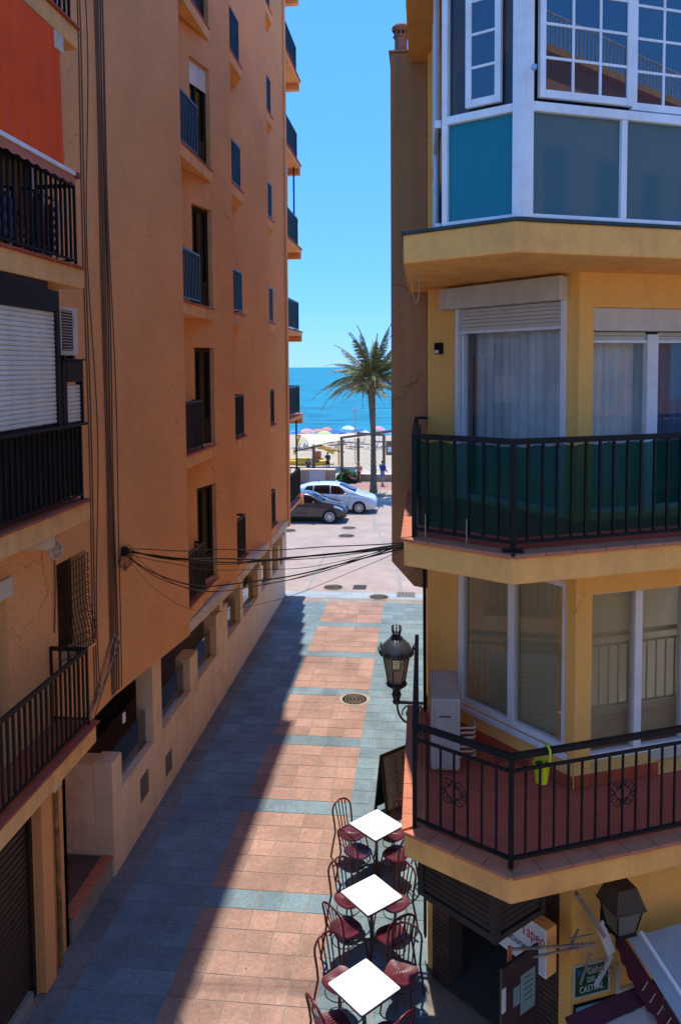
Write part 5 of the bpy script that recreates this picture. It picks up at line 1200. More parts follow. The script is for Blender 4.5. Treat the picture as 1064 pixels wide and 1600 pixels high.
# blue information panel lower down
IP = thing('information_panel', 'pale blue printed information panel below the green street sign', 'sign', fp(.6, .6, 0))
MB().obox(PC, FDv, .02, .88, .004, .03, .45, 1.02).build('panel', M['iron'], IP)
MB().obox(PC, FDv, .035, .865, .0305, .034, .465, 1.005).build('print_face', surf('pale_blue_print', (.16, .36, .46), .5, .1, 3, 0, .03, 0), IP)
mk = MB(); mk.obox(PC, FDv, .16, .20, .0345, .0355, .94, .975); mk.build('emblem', M['ink_red'], IP)
mk = MB()
for k in range(8): mk.obox(PC, FDv, .26, .80-.04*(k % 3), .0345, .0355, .945-k*.055, .958-k*.055)
mk.build('text_lines', surf('grey_blue_ink', (.05, .10, .16), .6), IP)
# television antenna on the wall
AN_ = thing('tv_antenna', 'old television antenna with an orange end cap and bent elements on the wall', 'antenna', fp(.5, 2.1, .3))
base = Vector(fp(.11, 1.88, .25)); tip = Vector(fp(-.87, 2.04, .25)); tip2 = tip+Vector((0, 0, -.13)); M['alu_old'] = surf('weathered_aluminium', (.36, .30, .25), .5, .3, 6, 0, .15, .1, metal=.4)
bo = MB(); bo.beam(base, tip, .022, .022); bo.beam(base+Vector((-.02, 0, -.01)), tip2, .018, .018); boom = bo.build('boom', M['alu_old'], AN_)
MB().beam(tip+Vector((-.02, 0, .03)), tip2+Vector((-.02, 0, -.03)), .05, .03).build('end_cap', surf('orange_plastic', (.50, .13, .05), .5), AN_, bevel=.008)
for k in range(12):
    t = .06+.8*k/11; a_ = base.lerp(tip, t); MB().tube([a_+Vector((-.01, -.06, .03)), a_, a_+Vector((.02, .07, -.05))], .005, 6).build('element', M['alu_old'], AN_, 60)
gr = MB(); g0 = Vector(fp(-.02, 1.86, .22))
du = Vector((FDv.x, FDv.y, 0)); 
for k in range(7):
    s_ = g0+du*(-.14+k*.055)+Vector((0, 0, .14-.02*k)); gr.tube([s_, s_+du*.22+Vector((0, 0, -.46))], .005, 5)
for k in range(2):
    s_ = g0+du*(-.16+k*.24)+Vector((0, 0, .12-k*.42)); gr.beam(s_, s_+du*.30+Vector((0, 0, -.02)), .016, .016)
gr.beam(g0+du*(-.05)+Vector((0, 0, .2)), g0+du*(-.18)+Vector((0, 0, -.02)), .03, .012); gr.beam(g0+du*(.1)+Vector((0, 0, -.1)), g0+du*(-.02)+Vector((0, 0, -.42)), .022, .012)
gr.build('reflector_grid', M['alu_old'], AN_, 60)
MB().beam(g0+du*.36+Vector((0, 0, -.18)), g0+du*.17+Vector((0, 0, -.48)), .05, .01).build('reflector_blade', M['sign_white'], AN_)
MB().beam(g0+du*-.08+Vector((0, 0, .60)), g0+du*.26+Vector((0, 0, .06)), .06, .04).build('mast', M['alu_old'], AN_, bevel=.006)
MB().beam(g0+du*.20+Vector((0, .0, .22)), g0+du*.36+Vector((0, 0, -.16)), .015, .10).build('clamp_plate', M['sign_white'], AN_)
# wall lantern with square tapered glass
WL = thing('wall_lantern', 'square tapered wall lantern with dark hood beneath the lower balcony', 'wall light', fp(.40, 2.1, .5))
q = PC+FDv*.27+FN*.46; lz2 = 2.15
def sq(r_, z): 
    return [(q.x+FDv.x*a*r_+FN.x*b*r_, q.y+FDv.y*a*r_+FN.y*b*r_, z) for a, b in ((-1, -1), (1, -1), (1, 1), (-1, 1))]
def frus(m, r0, z0, r1, z1): return m.add(sq(r0, z0)+sq(r1, z1), [(0, 1, 2, 3), (7, 6, 5, 4), (0, 4, 5, 1), (1, 5, 6, 2), (2, 6, 7, 3), (3, 7, 4, 0)])
m = frus(MB(), .175, lz2+.30, .11, lz2+.50); frus(m, .18, lz2+.28, .18, lz2+.30); m.build('hood', surf('brown_lantern_hood', (.06, .045, .032), .6, .2, 5, 0, .1, .1), WL)
frus(MB(), .10, lz2+.02, .15, lz2+.28).build('glass_body', glassmat('dusty_glass', (.55, .5, .42), .7, .1, 1.45, .55, (.26, .22, .17)), WL)
m = MB()
for a, b in ((-1, -1), (1, -1), (1, 1), (-1, 1)):
    MB().beam((q.x+FDv.x*a*.102+FN.x*b*.102, q.y+FDv.y*a*.102+FN.y*b*.102, lz2+.02), (q.x+FDv.x*a*.152+FN.x*b*.152, q.y+FDv.y*a*.152+FN.y*b*.152, lz2+.28), .014, .014).build('glazing_bar', M['iron'], WL)
frus(m, .115, lz2-.01, .11, lz2+.02); m.build('base_plate', M['iron'], WL)
MB().beam((q.x, q.y, lz2+.60), (q.x-FN.x*.6, q.y-FN.y*.6, lz2+.66), .03, .03).build('wall_arm', M['iron'], WL)
# half folded awning of the bar at the right
WA = thing('bar_awning', 'half folded grey and maroon bar awning with a white front bar', 'awning', fp(1.4, 1.5, .6))
def fp3(u, z, o): return Vector(fp(u, z, o))
cov = MB(); vs = []; fs = []
for i in range(13):
    for j in range(9):
        u = .47+1.9*i/12; t = j/8; vs.append(fp3(u+t*.14, 1.91-t*.50+.010*math.sin(i*2.1), .30+t*.85))
for i in range(12):
    for j in range(8): a = i*9+j; fs.append((a, a+9, a+10, a+1))
cov.add(vs, fs); cov.build('canopy_cloth', surf('grey_ribbed_canvas', (.30, .34, .36), .9, .12, 3, 0, .08, .3, 200, .002), WA, 80)
MB().beam(fp3(.63, 1.935, .30), fp3(.80, 1.40, 1.17), .035, .05).build('side_bar', M['white_alu'], WA, bevel=.006)
m = MB(); vs = []; fs = []
for j in range(25):
    t = j/24; a_ = fp3(.40+t*.20, 1.99-t*.58, .24+t*.92); vs += [a_, a_+Vector((-.10*math.sin(t*math.pi)-.03, 0, -.17-.03*math.sin(j*1.9)))]
for j in range(24): fs.append((2*j, 2*j+2, 2*j+3, 2*j+1))
m.add(vs, fs); m.build('side_valance', surf('maroon_valance_cloth', (.075, .010, .016), .9, .2, 6, 0, .1, .1), WA, 80)
mk = MB()
for k in range(5):
    t = .45+.1*k; a_ = fp3(.40+t*.20, 1.99-t*.58-.04, .245+t*.92); mk.tube([a_+Vector((-.03, -.012, .01)), a_+Vector((-.06, -.014, -.05)), a_+Vector((-.085, -.014, -.09))], .007, 5); mk.tube([a_+Vector((-.01, -.012, -.02)), a_+Vector((-.05, -.014, -.09))], .006, 5)
mk.build('valance_pattern', surf('pale_valance_print', (.42, .32, .20), .9), WA)
MB().box(*[c for p_ in zip(fp3(.24, 1.92, .14), fp3(.40, 2.2, .26)) for c in sorted(p_)]).build('folded_cloth', M['iron'], WA, bevel=.02)
arm = MB(); arm.beam(fp3(.46, 1.36, .42), fp3(.56, 1.42, .95), .06, .05); arm.build('folding_arm', M['white_plastic'], WA, bevel=.01)
MB().sphere(fp3(.46, 1.40, .52), .06, n=10, m=6).build('arm_joint', M['white_plastic'], WA, 60)
m = MB(); vs = []; fs = []
for i in range(15):
    for j in range(5): u = -.42+1.3*i/14; t = j/4; vs.append(fp3(u, 1.42+.20*i/14-t*.10, .52+t*.14))
for i in range(14):
    for j in range(4): a = i*5+j; fs.append((a, a+5, a+6, a+1))
m.add(vs, fs); m.build('front_flap', surf('plum_canvas', (.055, .010, .022), .9, .15, 4, 0, .08, .2), WA, 80)
m = MB(); vs = []; fs = []
for i in range(15):
    for j in range(5): u = -.25+1.3*i/14; t = j/4; vs.append(fp3(u, 1.34+.20*i/14-t*.30, .67+t*.28))
for i in range(14):
    for j in range(4): a = i*5+j; fs.append((a, a+5, a+6, a+1))
m.add(vs, fs); m.build('rear_flap', surf('grey_canvas', (.30, .28, .27), .9, .15, 4, 0, .08, .2), WA, 80)
# white frame leaning on the wall and a loose bundle of reeds and wires tucked under the slab
LF = thing('white_frame', 'white rectangular frame fixed on the wall beside the green street sign', 'frame', fp(.8, 1.1, 0))
m = MB()
for a_ in ((.54, .58, 1.04, 1.38), (.58, .80, 1.04, 1.085), (.80, .84, 1.04, 1.38)): m.obox(PC, FDv, a_[0], a_[1], .004, .04, a_[2], a_[3])
m.build('frame_bars', M['white_plastic'], LF)
random.seed(21); m = MB()
for k in range(46):
    u = random.uniform(-.05, 1.8); z = random.uniform(2.98, 3.16); o_ = random.uniform(.05, .75); L_ = random.uniform(.4, 1.0)
    a_ = fp3(u, z, o_); b_ = fp3(u+L_, z+random.uniform(-.06, .04), o_+random.uniform(-.2, .2)); m.tube([a_, (a_+b_)/2+Vector((0, 0, random.uniform(-.05, .0))), b_], random.uniform(.004, .009), 5)
tag(m.build('reed_bundle', surf('dry_reed', (.22, .14, .05), .85, .4, 6, 0, .2, .1, island=.5), smooth=60, org=fp(.8, 3.0, .4)), 'tangle of dry reeds and wires tucked under the lower balcony', 'reeds', kind='stuff')
pts = [fp3(1.15+.25*math.sin(i*.22), 2.85-i*.045, .5+.02*i) for i in range(24)]
tag(MB().tube(pts, .006, 6).build('loose_cable', M['cable_pale'], smooth=60, org=fp(1.2, 2.5, .5)), 'thin pale cable dangling over the grey awning cloth', 'cable')
# ------------------------------------------------------------ promenade: cars, palm, wall, shade sails, people, beach
def smooth_interp(xs, ys, x):
    if x <= xs[0]: return ys[0]
    if x >= xs[-1]: return ys[-1]
    for i in range(len(xs)-1):
        if xs[i] <= x <= xs[i+1]:
            h = xs[i+1]-xs[i]; t = (x-xs[i])/h
            def sl(k):
                if k <= 0 or k >= len(xs)-1: return 0 if False else (ys[min(k+1, len(xs)-1)]-ys[max(k-1, 0)])/(xs[min(k+1, len(xs)-1)]-xs[max(k-1, 0)])
                a = (ys[k]-ys[k-1])/(xs[k]-xs[k-1]); b = (ys[k+1]-ys[k])/(xs[k+1]-xs[k])
                return 0 if a*b <= 0 else 2*a*b/(a+b)
            m0 = sl(i)*h; m1 = sl(i+1)*h
            return (2*t**3-3*t*t+1)*ys[i]+(t**3-2*t*t+t)*m0+(-2*t**3+3*t*t)*ys[i+1]+(t**3-t*t)*m1
M['tyre'] = surf('tyre_rubber', (.015, .015, .015), .85, .1, 6, 0, .1, .2)
M['rim'] = surf('alloy_rim', (.55, .55, .56), .3, .05, 5, 0, .03, 0, metal=.7)
M['carglass'] = glassmat('car_glass', (.10, .11, .11), 1.6, 0, 1.5, .55, (.012, .013, .014))
M['lampglass'] = surf('headlamp_glass', (.62, .70, .76), .12, .1, 6, 0, .05, 0, spec=.8)
def car(label, paint, loc, top, belt, L_, W_, wheels, wr, side_glass, wind, trim, group):
    """x forward, side facing -y is in view; top/belt: (x,z) profiles"""
    t = thing('parked_car', label, 'car', loc, group)
    N = 72; tx, tz = zip(*top); bx, bz = zip(*belt); NS = 15
    def sec(x):
        zt = smooth_interp(tx, tz, x); zb = min(smooth_interp(bx, bz, x), zt-.03); e = abs(2*(x-L_/2)/L_)
        w = W_/2*(1-.20*max(0, (e-.72)/.28)**2.2); g = max(0, min(1, (zt-zb)/.5))
        wt = w*(1-.24*g)-.03
        z0 = .20+.10*max(0, (e-.85)/.15)
        return [(w*.80, z0), (w*.94, z0+.02), (w*.985, z0+.14), (w, .46), (w*1.0, zb*.62+.18), (w*.985, zb-.10), (w*.955, zb-.015), (w*.93, zb+.01), (w*.93*(1-.33)+wt*.33, zb+(zt-zb)*.36), (w*.93*.36+wt*.64, zb+(zt-zb)*.70), (wt*.97, zt-.05*g-.01), (wt*.86, zt-.015*g-.004), (wt*.60, zt+.006), (wt*.3, zt+.014), (0, zt+.016)]
    def P(x, k, off=0):
        s0 = sec(x); y, z = s0[k]
        a = s0[max(0, k-1)]; b = s0[min(NS-1, k+1)]; tn = Vector((b[0]-a[0], b[1]-a[1])); 
        if tn.length < 1e-6: tn = Vector((0, 1))
        tn.normalize(); n = Vector((tn.y, -tn.x)); return y+n.x*off, z+n.y*off
    xs = [L_*i/N for i in range(N+1)]
    m = MB(); vs = []; fs = []
    for x in xs:
        ring = [(x, -P(x, k)[0], P(x, k)[1]) for k in range(NS)]+[(x, P(x, k)[0], P(x, k)[1]) for k in range(NS-2, -1, -1)]
        vs += ring
    RN = 2*NS-1
    for i in range(N):
        for k in range(RN-1): fs.append((i*RN+k, (i+1)*RN+k, (i+1)*RN+k+1, i*RN+k+1))
    fs += [tuple(range(RN)), tuple(range(N*RN, (N+1)*RN))[::-1]]
    off = Vector(loc); cx = L_/2
    def W3(v): return (v[0]-cx, v[1], v[2])
    def bld(mb, name, mat, parent, sm=None):
        mb.v = [(a-cx+off.x, b+off.y, c+off.z) for a, b, c in mb.v]; return mb.build(name, mat, parent, sm)
    m.add(vs, fs); body = bld(m, 'body', paint, t, 38)
    def region(x0, x1, k0, k1, offs, both=True, x0b=None, x1b=None, nx=16):
        g = MB()
        for sd in ((-1, 1) if both is True else (both,)):
            vs = []; fs = []
            kk = [k0+(k1-k0)*j/6 for j in range(7)]
            for i in range(nx+1):
                for j, k in enumerate(kk):
                    f_ = j/6; xa = x0+(((x0b if x0b is not None else x0)-x0)*f_); xb = x1+(((x1b if x1b is not None else x1)-x1)*f_); x = xa+(xb-xa)*i/nx
                    ki = int(k); fr_ = k-ki; p0 = P(x, ki, offs); p1 = P(x, min(ki+1, NS-1), offs); vs.append((x, sd*(p0[0]+(p1[0]-p0[0])*fr_), p0[1]+(p1[1]-p0[1])*fr_))
            for i in range(nx):
                for j in range(6):
                    a = i*7+j; q = (a, a+7, a+8, a+1); fs.append(q if sd < 0 else q[::-1])
            g.add(vs, fs)
        return g
    for (x0, x1, x0b, x1b) in side_glass:
        for sd in (-1, 1): bld(region(x0, x1, 7.15, 9.9, .006, sd, x0b, x1b), 'side_window', M['carglass'], t, 60)
    (wx0, wx1) = wind      # windscreen from x0 (roof) to x1 (bonnet)
    g = MB(); vs = []; fs = []
    for i in range(9):
        x = wx0+(wx1-wx0)*i/8
        for j in range(9):
            k = 10.6+(14-10.6)*min(j, 8-j)/4; ki = min(int(k), 13); fr_ = k-ki; p0 = P(x, ki, .008); p1 = P(x, ki+1, .008); y = p0[0]+(p1[0]-p0[0])*fr_; vs.append((x, (-1 if j < 4 else 1)*y if j != 4 else 0, p0[1]+(p1[1]-p0[1])*fr_))
    for i in range(8):
        for j in range(8): a = i*9+j; fs.append((a, a+9, a+10, a+1))
    g.add(vs, fs); bld(g, 'windscreen', M['carglass'], t, 60)
    [bld(region(L_-.62, L_-.16, 5.0, 6.7, .008, sd, nx=8), 'headlight', M['lampglass'], t, 60) for sd in (-1, 1)]
    [bld(region(.03, .30, 4.8, 6.9, .008, sd, nx=8), 'tail_light', M.setdefault('red_lamp', surf('red_lamp', (.35, .02, .02), .2)), t, 60) for sd in (-1, 1)]
    if trim: [bld(region(.1, L_-.12, 0.2, 2.0, .012, sd, nx=40), 'sill_trim', M['tyre'], t, 60) for sd in (-1, 1)]
    ln = MB()
    for xd in (side_glass[0][0]+.05, (side_glass[-1][0]+side_glass[-1][1])/2-.35, side_glass[-1][1]-.10):
        pts = [(xd+.03*k, -P(xd, k, .003)[0], P(xd, k, .003)[1]) for k in range(2, 8)]
        for a_, b_ in zip(pts, pts[1:]): ln.tube([a_, b_], .006, 4)
    bld(ln, 'door_seam', M['tyre'], t)
    for xd in (wheels[1]-1.05, wheels[1]-1.95): 
        y, z = P(xd, 5, .02); bld(MB().box(xd, xd+.2, -y-.015, -y+.005, z-.02, z+.015), 'door_handle', paint, t)
    mx_ = wind[1]-.55; y, z = P(mx_, 7, 0)
    for sd in (-1, 1): bld(MB().sphere((mx_, sd*(y+.09), z+.06), .1, .7, 1.0, .62, 12, 8), 'wing_mirror', paint, t, 60)
    for wx in wheels:
        for sd in (-1, 1):
            yb = sd*(W_/2)
            arch = MB(); arch.tube([(wx, yb-sd*.30, wr), (wx, yb+sd*.008, wr)], wr+.055, 28); bld(arch, 'wheel_arch', M['tyre'], t)
            wl = MB(); wl.tube([(wx, yb-sd*.20, wr), (wx, yb-sd*.01, wr), (wx, yb+sd*.016, wr), (wx, yb+sd*.018, wr)], [wr, wr, wr-.03, wr-.09], 28); wo = bld(wl, 'wheel', M['tyre'], t, 40)
            rm = MB(); rr = wr*.70
            rm.tube([(wx+rr*math.cos(a*math.pi/14), yb+sd*.022, wr+rr*math.sin(a*math.pi/14)) for a in range(28)], .014, 6, True)
            for s_ in range(10):
                a = s_*math.pi/5; rm.beam((wx+.03*math.cos(a), yb+sd*.026, wr+.03*math.sin(a)), (wx+rr*math.cos(a+.08), yb+sd*.022, wr+rr*math.sin(a+.08)), .045, .014, (0, 1, 0))
            rm.tube([(wx, yb+sd*.015, wr), (wx, yb+sd*.035, wr)], .05, 12); bld(rm, 'rim', M['rim'], wo)
    return t, P
M['paint_white'] = surf('white_car_paint', (.60, .62, .62), .25, .02, 2, 0, .01, 0, spec=.5, coat=.6)
M['paint_brown'] = surf('dark_brown_car_paint', (.040, .030, .028), .28, .05, 2, 0, .02, 0, spec=.5, coat=.8)
# white hatchback taxi, length 4.6
c1, P1 = car('white family car parked beyond the dark car on the promenade', M['paint_white'], (-4.85, 43.1, 0),
   [(0, .62), (.06, 1.12), (.35, 1.40), (1.0, 1.56), (1.9, 1.60), (2.5, 1.545), (3.2, 1.27), (3.75, 1.01), (4.2, .90), (4.45, .78), (4.55, .55)],
   [(0, .60), (.1, 1.02), (1.0, 1.05), (2.3, 1.02), (3.3, .99), (3.8, .93), (4.3, .78), (4.55, .5)], 4.55, 1.76, (.86, 3.62), .325,
   [(.52, 1.05, .74, 1.10), (1.12, 2.02, 1.15, 2.0), (2.08, 3.06, 2.06, 2.50)], (2.52, 3.42), False, 'cars parked along the promenade')
MB().tube([(-5.8, 43.1, 1.60), (-5.83, 43.1, 1.72)], .015, 6).build('roof_aerial', M['iron'], c1)
MB().box(-5.07, -5.02, 43.0, 43.05, 1.60, 1.69).build('roof_light', M['lampglass'], c1)
c2, P2 = car('dark brown hatchback parked in front of the white car on the promenade', M['paint_brown'], (-6.0, 40.35, 0),
   [(0, .70), (.08, 1.15), (.5, 1.42), (1.2, 1.52), (2.0, 1.50), (2.4, 1.40), (2.95, 1.13), (3.4, 1.02), (3.85, .92), (4.05, .75), (4.12, .55)],
   [(0, .66), (.15, 1.05), (1.2, 1.05), (2.3, 1.01), (2.9, .98), (3.4, .93), (3.85, .80), (4.12, .5)], 4.12, 1.76, (.78, 3.28), .34,
   [(.60, 1.00, .85, 1.05), (1.08, 1.85, 1.12, 1.82), (1.91, 2.70, 1.89, 2.35)], (2.30, 3.0), True, 'cars parked along the promenade')

# palm
def palm(label, loc, h, r0, r1, nf, fl, seed, lean=(0, 0), sc_=1):
    rnd = random.Random(seed); t = thing('palm_tree', label, 'palm tree', loc, None)
    tr = MB(); n = 46; pts = []; rs = []
    for i in range(n):
        f_ = i/(n-1); pts.append((loc[0]+lean[0]*f_**1.5, loc[1]+lean[1]*f_**1.5, loc[2]-.05+h*f_)); rs.append((r0+(r1-r0)*f_+(.10*(1-f_)**8))*(1+(.07 if i % 2 else -.05))*(1+(.45*max(0, (f_-.93)/.07)) ))
    tr.tube(pts, rs, 12); tr.build('trunk', M['palmbark'], t, 25)
    hd = Vector(pts[-1])
    bt = MB()
    for k in range(40):
        a = k*2.4; z = -.55+.6*(k/40); rr = r1*1.25; p = hd+Vector((rr*math.cos(a), rr*math.sin(a), z)); bt.beam(p, p+Vector((.16*math.cos(a), .16*math.sin(a), .20)), .09, .03)
    bt.build('leaf_bases', M['palmbark'], t)
    def frond(L_, droop, dens, wid, tw):
        m = MB(); N = 16; rach = []
        for i in range(N+1):
            f_ = i/N; x = L_*f_*(1-.12*droop*f_); z = L_*(.10*f_-droop*.62*f_**2.2); rach.append(Vector((x, 0, z)))
        m.tube(rach, [.026*(1-.8*i/N)+.004 for i in range(N+1)], 4)
        nl = int(dens*L_)
        for i in range(nl):
            f_ = .14+.86*i/nl; k = min(int(f_*N), N-1); q = rach[k].lerp(rach[k+1], f_*N-k); d = (rach[k+1]-rach[k]).normalized()
            ll = wid*(math.sin(min(1, f_*1.12+.10)*math.pi)**.55+.18)*rnd.uniform(.8, 1.1)
            for sd in (-1, 1):
                dr = (d*rnd.uniform(.55, .85)+Vector((0, sd*rnd.uniform(.55, .8), rnd.uniform(-.85, -.05)-.25*droop))).normalized(); e = q+dr*ll+Vector((0, 0, -.12*ll)); w_ = d*.024
                mid = q+dr*ll*.5+Vector((0, 0, .03*ll))
                m.add([q-w_, q+w_, mid+w_*1.1, mid-w_*1.1, e], [(0, 1, 2, 3), (3, 2, 4)])
        return m
    vars_ = [(frond(fl*1.02, .42, 26, .52, 0), 0), (frond(fl*1.0, .78, 26, .56, 0), 1), (frond(fl*1.0, 1.0, 25, .55, 0), 2), (frond(fl*.9, 1.3, 20, .48, 0), 3)]
    ms = [mesh_only(v, 'frond', M['palmleaf'] if k < 3 else M['palmdry']) for v, k in vars_]
    for k in range(nf):
        f_ = k/nf; el = R(80-84*f_**.8+rnd.uniform(-10, 10)); v = 0 if f_ < .3 else (1 if f_ < .58 else (2 if f_ < .86 else 3))
        az = k*2.39996+rnd.uniform(-.25, .25); s_ = rnd.uniform(.68, 1.12)
        inst(ms[v], 'frond', t, hd+Vector((.08*math.cos(az), .08*math.sin(az), rnd.uniform(-.1, .12))), rot=(rnd.uniform(-.25, .25), -el, az), scale=(s_, s_, s_))
    return t
M['palmbark'] = surf('palm_bark', (.16, .115, .075), .95, .35, 5, 0, .3, .8, 22, .03)
M['palmleaf'] = surf('palm_leaf', (.19, .185, .055), .5, .3, 1.5, 0, .2, 0, island=.45)
M['palmdry'] = surf('dry_palm_leaf', (.26, .19, .085), .8, .3, 1.5, 0, .2, 0, island=.35)
palm('tall date palm with feathery crown standing at the promenade kerb', (-3.13, 48.75, .12), 7.15, .17, .14, 36, 3.95, 12)
palm('slender leaning palm trunk behind the tall date palm', (-3.6, 58.5, -1.9), 8.4, .14, .12, 26, 2.6, 9, (-.5, .3))

# promenade parapet of rough stone
M['rubble'] = surf('rubble_stone', (.34, .25, .165), .9, .3, 2.5, 0, .2, .6, 14, .03, stain=(.28, .2, .13), stain_amt=.6, stain_scale=3)
PW = thing('parapet_wall', 'low rough stone parapet wall between promenade and beach', 'wall', (-3, 53.8, 0))
MB().box(-5.9, 40, 53.6, 54.0, -2.3, .55).build('wall_body', M['rubble'], PW, bevel=.03)
MB().box(-5.92, 40, 53.55, 54.05, .551, .63).build('coping', M['beige'], PW, bevel=.02)
PW2 = thing('ramp_wall', 'stone ramp wall with sloping pale coping and a grey panel', 'wall', (-8, 53, 0))
m = MB(); m.add([(-9.6, 52.3, .1), (-5.95, 52.3, .1), (-5.95, 52.3, 1.02), (-8.2, 52.3, 1.02), (-9.6, 52.3, .55), (-9.6, 52.7, -2.1), (-5.95, 52.7, -2.1), (-5.95, 52.7, 1.02), (-8.2, 52.7, 1.02), (-9.6, 52.7, .55)], [(0, 1, 2, 3, 4), (9, 8, 7, 6, 5), (0, 5, 6, 1), (1, 6, 7, 2), (2, 7, 8, 3), (3, 8, 9, 4), (4, 9, 5, 0)]); m.build('wall_body', M['rubble'], PW2)
m = MB(); m.beam((-9.62, 52.5, .59), (-8.2, 52.5, 1.06), .5, .08); m.box(-8.2, -5.93, 52.26, 52.74, 1.021, 1.10); m.build('coping', M['beige'], PW2)
MB().box(-7.7, -6.6, 52.22, 52.29, .14, 1.0).build('panel', surf('pale_grey_panel', (.45, .43, .40), .8, .1), PW2)
MB().box(-40, -9.6, 52.3, 52.7, -2.1, .55).build('wall_body', M['rubble'], PW2)

# shade sails on timber posts, standing on the lower beach terrace
M['timber'] = surf('weathered_timber', (.20, .135, .085), .85, .3, 5, .3, .2, .3, 40, .006)
M['sail'] = surf('cream_sail_cloth', (.56, .48, .33), .9, .05, 1, 0, .04, .05)
ZB = -2.05
SP = thing('shade_pergola', 'timber post pergola carrying cream shade sails over the beach terrace', 'pergola', (-7, 74, ZB))
posts = [(-10.45, 74, .62), (-7.75, 74, 1.35), (-6.6, 79, 1.35), (-3.85, 76, 1.30), (-2.2, 74, 1.6)]
for (x, y, zt) in posts: MB().tube([(x, y, ZB-.1), (x, y, zt)], .15, 10).build('post', M['timber'], SP, 60)
bmz = MB(); bmz.beam((-7.9, 74, 1.25), (-2.0, 74, 2.05), .14, .22); bmz.beam((-6.6, 79, 1.3), (-3.85, 76, 1.35), .14, .2); bmz.beam((-12.4, 74.0, -.05), (-9.6, 74.0, .55), .16, .16); bmz.build('beam', M['timber'], SP)
MB().box(-8.0, -7.5, 74.4, 74.9, ZB, -.1).build('stone_pier', M['rubble'], SP) if False else None
def sail(c, name='sail', n=14):
    m = MB(); vs = []; fs = []; c = [Vector(p) for p in c]
    for i in range(n+1):
        for j in range(n+1):
            u = i/n; v = j/n; u2 = u+.06*math.sin(math.pi*u*2)*0; p = c[0]*(1-u)*(1-v)+c[1]*u*(1-v)+c[2]*u*v+c[3]*(1-u)*v
            cen = (c[0]+c[1]+c[2]+c[3])/4; k = .14*(1-(2*u-1)**2)*abs(2*v-1)**3+.14*(1-(2*v-1)**2)*abs(2*u-1)**3; p = p.lerp(cen, k); p.z -= .25*math.sin(math.pi*u)*math.sin(math.pi*v); vs.append(p)
    for i in range(n):
        for j in range(n): a = i*(n+1)+j; fs.append((a, a+n+1, a+n+2, a+1))
    return m.add(vs, fs).build(name, M['sail'], SP, 80)
sail([(-10.9, 73.5, .45), (-6.0, 74.0, 1.30), (-6.8, 79, 1.25), (-12.9, 80, 1.12)])
sail([(-2.6, 74, 1.75), (2.5, 73.0, 1.4), (2.8, 80, 2.4), (-2.6, 80, 2.2)])
# terrace deck
tag(MB().box(-11.5, 6, 68, 78, -2.3, ZB+.02).build('beach_terrace', surf('pale_concrete_deck', (.42, .38, .32), .9, .1, 1, 0, .08, .1)), kind='structure')
# parapet lamp post, notice board
LP = thing('lamp_post', 'thin grey lamp post rising from the beach in front of the sea', 'lamp post', (-6.6, 84, -2.2))
MB().tube([(-7.35, 84, -2.2), (-7.35, 84, 3.4)], .05, 8).build('pole', M['steel'], LP, 60); MB().box(-7.6, -7.1, 83.9, 84.1, 3.4, 3.48).build('head', M['steel'], LP, bevel=.02)
NB = thing('notice_board', 'small brown notice board hanging from the pergola beside the palm', 'sign', (-3.2, 73.8, .2))
MB().box(-3.55, -2.85, 73.7, 73.78, -.35, 1.0).build('board', M['timber'], NB, bevel=.01); MB().box(-3.38, -3.02, 73.68, 73.698, -.05, .45).build('poster', M['sign_white'], NB)
# yellow pedal boat with slide
YB = thing('pedal_boat', 'yellow pedal boat with slide pulled up on the sand under the sail', 'pedal boat', (-12, 82, -2.2)); M['yel'] = surf('yellow_fibreglass', (.72, .42, .012), .4, .1, 2, 0, .05, .05)
for y in (81, 82.6): MB().tube([(-14.5, y, -1.9), (-14, y, -2.0), (-10.5, y, -2.0), (-9.9, y, -1.75)], [.12, .32, .32, .14], 12).build('hull', M['yel'], YB, 60)
m = MB(); m.box(-14, -10.6, 81, 82.6, -1.72, -1.6); m.beam((-13.6, 81.4, -1.2), (-13.0, 81.4, .9), .12, .12); m.beam((-13.6, 82.2, -1.2), (-13.0, 82.2, .9), .12, .12); m.box(-13.3, -12.6, 81.3, 82.3, .8, .92); m.build('deck', M['yel'], YB)
m = MB()
for k in range(8):
    x = -12.6+k*.4; z = .85-2.0*(k/8)**.8; x2 = -12.6+(k+1)*.4; z2 = .85-2.0*((k+1)/8)**.8; m.beam((x, 81.8, z), (x2, 81.8, z2), .7, .06); m.beam((x, 81.42, z+.1), (x2, 81.42, z2+.1), .06, .24); m.beam((x, 82.18, z+.1), (x2, 82.18, z2+.1), .06, .24)
m.build('slide', M['yel'], YB)
MB().box(-11.6, -10.8, 81.2, 82.4, -1.6, -.9).build('seat_block', surf('orange_red_plastic', (.5, .12, .05), .5), YB, bevel=.1)
YF = thing('swing_frame', 'yellow painted post and crossbar standing on the sand by the pergola', 'swing frame', (-9, 80, -2.1))
m = MB(); m.beam((-10.9, 80, -.35), (-8.1, 80, -.75), .14, .14); m.beam((-8.7, 80, -2.1), (-8.7, 80, .55), .14, .14); m.beam((-9.0, 80, .5), (-8.4, 80, .5), .12, .12); m.build('bars', M['yel'], YF)
